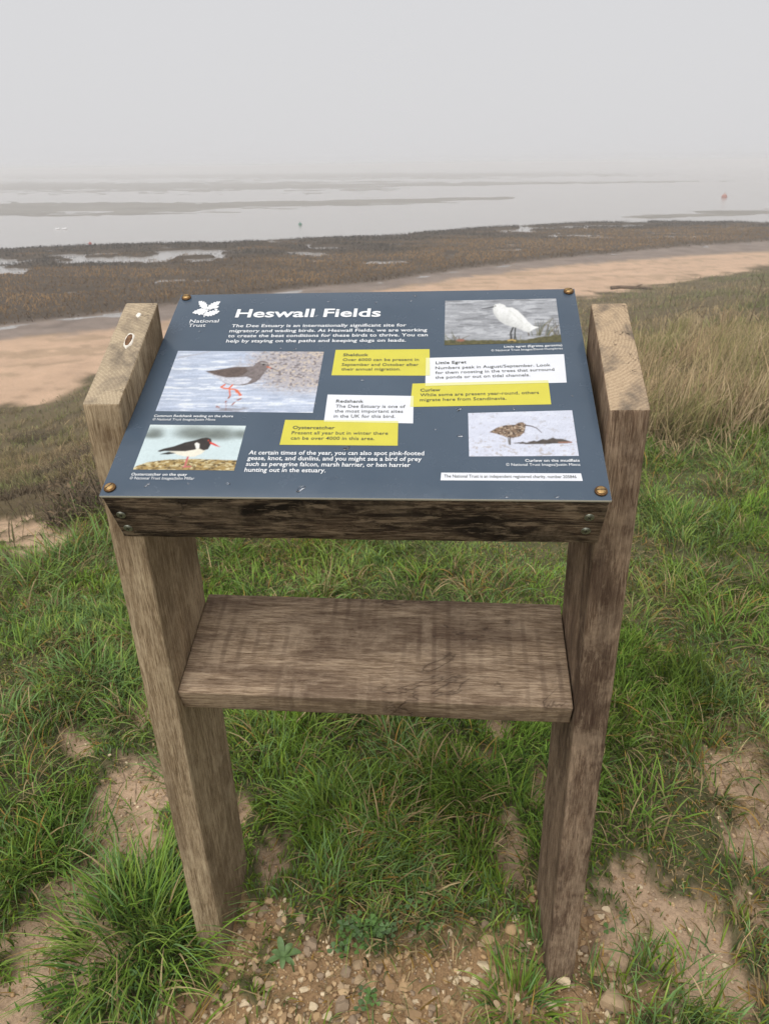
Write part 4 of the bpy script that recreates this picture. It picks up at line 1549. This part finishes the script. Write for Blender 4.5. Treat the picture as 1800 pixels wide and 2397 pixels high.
z8 = zoomed(0, 1800, 1.8456)
z9 = zoomed(900, 1800, 1.8456)
named = [(z8, 825, 1050, 70), (z8, 1470, 1035, 78), (z8, 1120, 930, 50), (z8, 1168, 950, 58), (z8, 985, 1005, 52), (z8, 1345, 865, 50), (z8, 1545, 860, 50), (z8, 1555, 930, 52), (z8, 1635, 875, 55), (z8, 935, 1000, 44),
         (z8, 1490, 975, 55), (z8, 1085, 680, 52), (z8, 1035, 755, 45), (z8, 1105, 865, 44), (z8, 1075, 735, 40), (z8, 1225, 630, 32), (z8, 1260, 625, 36), (z8, 1305, 660, 50), (z8, 1130, 635, 44), (z8, 1350, 765, 60),
         (z8, 1435, 790, 36), (z8, 1475, 785, 38), (z8, 1310, 890, 36), (z8, 1280, 890, 34), (z8, 880, 1060, 40), (z8, 1375, 1080, 44), (z8, 950, 1070, 40), (z8, 1230, 1085, 40), (z8, 1110, 830, 34), (z8, 1385, 905, 36),
         (z8, 1165, 790, 38), (z8, 1495, 865, 44), (z8, 1045, 860, 36), (z8, 1190, 1030, 30), (z8, 1260, 1070, 34), (z8, 1620, 985, 56), (z8, 930, 870, 60), (z8, 1200, 690, 34),
         (z9, 30, 940, 62), (z9, 90, 950, 62), (z9, 240, 690, 66), (z9, 440, 735, 62), (z9, 540, 705, 60), (z9, 435, 860, 66), (z9, 185, 825, 34), (z9, 220, 970, 36), (z9, 385, 930, 38), (z9, 350, 920, 36), (z9, 140, 1015, 34),
         (z9, 320, 1075, 38), (z9, 495, 1040, 64), (z9, 125, 1075, 66), (z9, 205, 1040, 34), (z9, 905, 885, 62), (z9, 945, 835, 56), (z9, 955, 790, 44), (z9, 885, 635, 40), (z9, 955, 615, 36), (z9, 975, 900, 62), (z9, 940, 950, 42),
         (z9, 865, 590, 34), (z9, 920, 745, 30), (z9, 985, 1030, 110), (z9, 620, 925, 38), (z9, 1045, 960, 40), (z9, 1190, 1040, 36), (z9, 1245, 1030, 52), (z9, 870, 830, 44), (z9, 860, 690, 34), (z9, 1000, 860, 40), (z9, 945, 670, 36),
         (z9, 760, 920, 80), (z9, 860, 560, 26), (z9, 60, 825, 50), (z9, 100, 810, 48), (z9, 570, 655, 44)]
for k, (zm, x_, y_, s_) in enumerate(named):
    (u, v), = zm([(x_, y_)])
    lay_stone(u, v, s_ / 1.8456 * 1.02, int(rng.integers(0, 18)))
cnt = 0
while cnt < 222:
    u, v = rng.uniform(520, 1480), rng.uniform(2050, 2440)
    p_ = on_plane(u, v, 0)
    a_ = np.array([p_.x]), np.array([p_.y])
    if blobs(GRAVEL, *a_)[0] > .4 and off_posts(*a_, .015)[0]:
        lay_stone(u, v, rng.uniform(9, 25), int(rng.integers(0, 18)))
        cnt += 1

# fine gravel and crumbs of soil
ico = stone_mesh(3, 1)
iv = np.array([v_.co[:] for v_ in ico.verts])
it = np.array([[v_.index for v_ in f_.verts] for f_ in ico.faces])
ico.free()
x, y, th, r = sector(60000, .6, 2.6, 44)
g = np.maximum(blobs(GRAVEL, x, y), .35 * blobs(BARE, x, y))
keep = (rng.random(len(x)) < g) & off_posts(x, y, .004)
x, y = x[keep], y[keep]
n = len(x)
s = rng.lognormal(-5.65, .5, n).clip(.001, .011)
ca, sa_ = np.cos(rng.uniform(0, 6.28, n)), 0
ang = rng.uniform(0, 6.28, n)
R = np.stack([np.cos(ang), -np.sin(ang), np.sin(ang), np.cos(ang)], 1).reshape(n, 2, 2)
vx = np.einsum('nij,vj->nvi', R, iv[:, :2]) * s[:, None, None] * rng.uniform(.7, 1.2, (n, 1, 1))
vz = iv[None, :, 2] * s[:, None]
V = np.concatenate([vx + np.stack([x, y], 1)[:, None, :], (vz + (land(x, y) + s * .25)[:, None])[:, :, None]], 2).reshape(-1, 3)
Fc = (np.arange(n) * len(iv))[:, None, None] + it[None]
c = np.array(stone_cols)[rng.integers(0, 6, n)] * rng.uniform(.7, 1.2, (n, 1))
tag(mesh_obj('gravel', V, Fc.reshape(-1, 3), [vcol('gravel_bits', .9, .2)], cols=np.repeat(c, len(iv), 0)), 'fine gravel and soil crumbs between the post feet', 'gravel', kind='stuff')

# ------------------------------------------------------------------ clover and the seedling
leaf_m = vcol('clover_leaf', .5, .35, .25)
z10 = zoomed(500, 1650, 2.07625)
spots_c = [(z10, 570, 1020), (z10, 625, 1210), (z10, 655, 1130), (z10, 690, 1160), (z10, 740, 1100), (z10, 800, 1080), (z10, 790, 1160), (z10, 770, 1230), (z10, 930, 1030), (z10, 890, 925), (z10, 1015, 1015), (z10, 1020, 1095), (z10, 860, 1115),
           (z10, 1010, 705), (z10, 1060, 810), (z10, 1120, 780), (z10, 470, 640), (z10, 560, 645), (z10, 600, 1130), (z10, 700, 1210), (z10, 820, 1170), (z10, 1010, 830), (z10, 1030, 940), (z10, 1110, 960), (z10, 660, 1170), (z10, 760, 1185),
           (z8, 1580, 1010), (z8, 1600, 1050), (z8, 1570, 1000), (z8, 1480, 810), (z8, 600, 970), (z8, 620, 915), (z8, 740, 920), (z8, 1630, 690), (z8, 1510, 710), (z8, 1640, 770), (z9, 1005, 715)]
V, Fc, C, nn_ = [], [], [], 0
for zm, x_, y_ in spots_c:
    (u, v), = zm([(x_, y_)])
    p_ = hit(u, v)
    for rep in range(3):
        bx_, by_ = p_.x + rng.normal(0, .012), p_.y + rng.normal(0, .012)
        h = rng.uniform(.015, .04)
        bz_ = land1(bx_, by_)
        a0, sz = rng.uniform(0, 6.28), rng.uniform(.006, .0105)
        col = np.array((.10, .19, .045)) * rng.uniform(.7, 1.3) + (np.array((.02, .01, .03)) if rng.random() < .4 else 0)
        vv = [(bx_ - .0006, by_, bz_), (bx_ + .0006, by_, bz_), (bx_, by_, bz_ + h)]
        ff = [(0, 1, 2)]
        for k in range(3):
            a = a0 + k * 2.094
            st_ = len(vv)
            vv.append((bx_, by_, bz_ + h))
            for t in np.linspace(-1, 1, 7):
                rad = sz * (1.55 - .35 * t * t) * (1 - .12 * (abs(t) < .1))
                aa = a + t * .52
                vv.append((bx_ + rad * math.cos(aa), by_ + rad * math.sin(aa), bz_ + h + rad * rng.uniform(-.05, .3)))
            for m_ in range(6): ff.append((st_, st_ + 1 + m_, st_ + 2 + m_))
        V += vv
        Fc += [tuple(i + nn_ for i in q3) for q3 in ff]
        C += [col] * len(vv)
        nn_ += len(vv)
tag(mesh_obj('clover', np.array(V), np.array(Fc), [leaf_m], cols=np.array(C)), 'small round clover leaves creeping over the stones', 'clover', kind='stuff')

seed_m = flat('seedling_leaf', (.105, .17, .058), .55, 0, .35, nscale=90, namp=.25)
p_ = hit(663, 2243)
seedling = bpy.data.objects.new('seedling', None)
COL.objects.link(seedling)
seedling.location = p_
tag(seedling, 'young broad-leaved seedling growing among the stones', 'seedling')
for az_, el, ln, wd in ((2.0, 1.15, .05, .014), (.25, .5, .052, .016), (3.6, .25, .05, .013), (-1.4, .35, .034, .012), (.9, .8, .04, .015), (-.5, .25, .04, .012), (3.0, .7, .035, .012)):
    vs, fs = [], []
    for i, t in enumerate(np.linspace(0, 1, 9)):
        e = el - 1.0 * t * t
        hx = ln * (t - .15 * t * t)
        zz = .006 + ln * (math.sin(el) * t - .45 * t * t)
        w = wd * math.sin(math.pi * (t * .93 + .07)) ** .75 * .5 + .0006
        for s_, dz in ((-1, .25), (0, 0), (1, .25)):
            px_, py_ = hx * math.cos(el * .6), s_ * w
            vs.append((px_ * math.cos(az_) - py_ * math.sin(az_), px_ * math.sin(az_) + py_ * math.cos(az_), max(zz, .003) + abs(s_) * w * .35))
    for i in range(8):
        for j in (0, 1):
            fs.append([i * 3 + j, i * 3 + j + 1, i * 3 + j + 4, i * 3 + j + 3])
    lf = mesh_obj('leaf', vs, fs, [seed_m], parent=seedling, smooth=True)


# ------------------------------------------------------------------ canes, stalks, driftwood
def tube(paths, name, mat, loc):
    """paths: list of (points, r0, r1) in metres relative to loc"""
    V, Fc = [], []
    for pts, r0, r1 in paths:
        pts = [Vector(p) for p in pts]
        st_ = len(V)
        for i, p in enumerate(pts):
            d = (pts[min(i + 1, len(pts) - 1)] - pts[max(i - 1, 0)]).normalized()
            a = d.cross(Vector((.3, .9, .2))).normalized()
            b = d.cross(a)
            r = r0 + (r1 - r0) * i / (len(pts) - 1)
            for k in range(6):
                t = k * math.pi / 3
                V.append(p + a * math.cos(t) * r + b * math.sin(t) * r)
        for i in range(len(pts) - 1):
            for k in range(6):
                Fc.append([st_ + i * 6 + k, st_ + i * 6 + (k + 1) % 6, st_ + (i + 1) * 6 + (k + 1) % 6, st_ + (i + 1) * 6 + k])
    o = mesh_obj(name, [v_[:] for v_ in V], Fc, [mat], smooth=True)
    o.location = loc
    return o


cane_m = flat('dead_cane', lin(96, 76, 62), .85, nscale=60, namp=.4)
straw_m = flat('dry_stalk', lin(178, 146, 106), .8, nscale=60, namp=.25)
right_v = RB @ Vector((1, 0, 0))


def at_depth(u, v, depth):
    """point on the view ray at a horizontal distance from the camera"""
    d = ray(u, v)
    return CAM + d * (depth / math.hypot(d.x, d.y))


def cane(name, base_px, pix, r0, r1, mat, label, cat, branches=()):
    b = hit(*base_px)
    dep = math.hypot(b.x - CAM.x, b.y - CAM.y)
    rd_ = random.Random(int(base_px[0]))

    def line(pp):
        P = [at_depth(u, v, dep + rd_.uniform(-.02, .02) * dep) for u, v in pp]
        out = []
        for i in range(len(P) - 1):
            for t in (0, .34, .67):
                out.append(P[i].lerp(P[i + 1], t))
        out.append(P[-1])
        return [p - b for p in out]
    paths = [([Vector((0, 0, -.03))] + line(pix), r0, r1)] + [(line(q_), r0 * .6, r1) for q_ in branches]
    o = tube(paths, name, mat, b)
    tag(o, label, cat)


cane('dead_cane', (1555, 790), [(1555, 780), (1559, 750), (1567, 715), (1573, 685), (1578, 664)], .005, .002, cane_m, 'tall straight dead cane behind the umber post', 'cane', [[(1561, 740), (1552, 712), (1556, 700)]])
cane('dead_cane', (1565, 800), [(1566, 790), (1575, 757), (1592, 735), (1620, 721), (1650, 717), (1664, 719)], .006, .002, cane_m, 'arching dead cane bowed over the dry bank', 'cane')
cane('dead_cane', (1634, 800), [(1635, 790), (1640, 765), (1645, 742), (1652, 726)], .005, .003, cane_m, 'short upright dead cane below the tip of the arching one', 'cane', [[(1644, 745), (1630, 728)]])
cane('dead_cane', (1750, 770), [(1752, 760), (1762, 728), (1770, 700), (1780, 670), (1786, 645), (1790, 636)], .006, .002, cane_m, 'dead forked cane standing tall on the dry bank', 'cane', [[(1786, 655), (1800, 690)], [(1783, 660), (1768, 640)]])
cane('dry_stalk', (1505, 890), [(1508, 885), (1520, 862), (1538, 842), (1556, 834), (1568, 833)], .005, .003, straw_m, 'thick curved straw stalk beside the umber post', 'stalk')
cane('dry_stalk', (1610, 1222), [(1610, 1221), (1622, 1195), (1636, 1169)], .003, .0025, straw_m, 'pale broken stalk stuck in the green turf', 'stalk')
cane('dry_stalk', (1160, 690), [(1160, 688), (1168, 660), (1180, 635), (1218, 600)], .004, .002, straw_m, 'thin dry stalk rising behind the panel', 'stalk')
cane('dry_stalk', (1730, 2265), [(1722, 2240), (1740, 2200), (1765, 2170), (1790, 2150)], .0012, .0008, straw_m, 'bent straw stalk lying over bare soil by a grass tuft', 'stalk')

b = hit(1478, 680)
drift_m = wood('driftwood', lin(150, 130, 110), lin(110, 92, 76), lin(70, 58, 48), axis=0, seed=11)
o = tube([([(-1.05, 0, .12), (-.6, .04, .16), (0, 0, .15), (.6, -.03, .13), (1.05, .02, .1)], .1, .06), ([(.2, 0, .2), (.45, -.1, .3)], .04, .02)], 'driftwood_log', drift_m, b)
tag(o, 'driftwood log lying where the bank meets the sand', 'log')


# ------------------------------------------------------------------ buoys and gulls on the water
def buoy(px, size, col, label):
    p_ = on_plane(*px, Z_WATER)
    v, f = lathe([(size * .25, -size * .3), (size * .48, -size * .1), (size * .5, size * .15), (size * .42, size * .42), (size * .2, size * .58), (size * .09, size * .62), (size * .08, size * .8), (size * .02, size * .82)], 20)
    o = mesh_obj('mooring_buoy', v, f, [flat('buoy_paint', col, .5, nscale=6, namp=.2)], smooth=True)
    o.location = p_
    rg = []
    for k in range(12):
        a = 2 * math.pi * k / 11
        rg.append((size * .1 * math.cos(a), 0, size * .86 + size * .1 * math.sin(a)))
    ring = tube([(rg, size * .02, size * .02)], 'ring', cane_m, (0, 0, 0))
    ring.parent = o
    tag(o, label, 'buoy', 'mooring buoys on the estuary')


buoy((212, 572), .3, lin(160, 76, 68), 'small red buoy afloat beside the marsh edge')
buoy((703, 527), .42, lin(50, 112, 92), 'green buoy floating in the open channel')
buoy((1694, 463), 1.0, lin(160, 96, 78), 'large orange-red buoy far out on the water')
gull_m = flat('gull_white', lin(232, 232, 232), .8, nscale=20, namp=.08)
for px in ((136, 537), (152, 537)):
    p_ = on_plane(*px, Z_WATER)
    bm = bmesh.new()
    bmesh.ops.create_uvsphere(bm, u_segments=14, v_segments=9, radius=1)
    for v_ in bm.verts:
        x_, y_, zq = v_.co
        v_.co = Vector((x_ * .24 - (.1 if x_ < -.8 else 0), y_ * .09 * (1 - .35 * max(0, -x_)), zq * .08 + .06 + (.04 * max(0, -x_ - .3))))
    r2 = bmesh.ops.create_uvsphere(bm, u_segments=10, v_segments=7, radius=.055)
    for v_ in r2['verts']: v_.co += Vector((.22, 0, .17))
    r3 = bmesh.ops.create_cone(bm, segments=8, radius1=.02, radius2=.002, depth=.08, cap_ends=True)
    for v_ in r3['verts']: v_.co = Vector((v_.co.z + .3, v_.co.y, v_.co.x + .165))
    r4 = bmesh.ops.create_cone(bm, segments=10, radius1=.06, radius2=.045, depth=.12, cap_ends=False)
    for v_ in r4['verts']: v_.co += Vector((.19, 0, .12))
    me = bpy.data.meshes.new('gull')
    bm.to_mesh(me)
    bm.free()
    me.materials.append(gull_m)
    o = bpy.data.objects.new('gull', me)
    COL.objects.link(o)
    o.location = p_
    tag(o, 'white gull resting on the water near the red buoy', 'gull', 'gulls on the water')

# ------------------------------------------------------------------ sea fog
zb, zt = float(gz.min()) - 1.0, CAM.z + .8
S = 4700
v, f = box_vf(-S, S, -S, S, zb, zt)
hz = bpy.data.materials.new('sea_fog')
hz.use_nodes = True
ht = hz.node_tree
ht.nodes.clear()
ho = ht.nodes.new('ShaderNodeOutputMaterial')
hp = ht.nodes.new('ShaderNodeVolumePrincipled')
hp.inputs['Color'].default_value = (1, 1, 1, 1)
hp.inputs['Density'].default_value = 0.0032
hp.inputs['Anisotropy'].default_value = 0.3
ht.links.new(hp.outputs[0], ho.inputs['Volume'])
haze = mesh_obj('haze', v, f, [hz])
tag(haze, 'pale sea fog lying over the estuary', 'fog', kind='stuff')
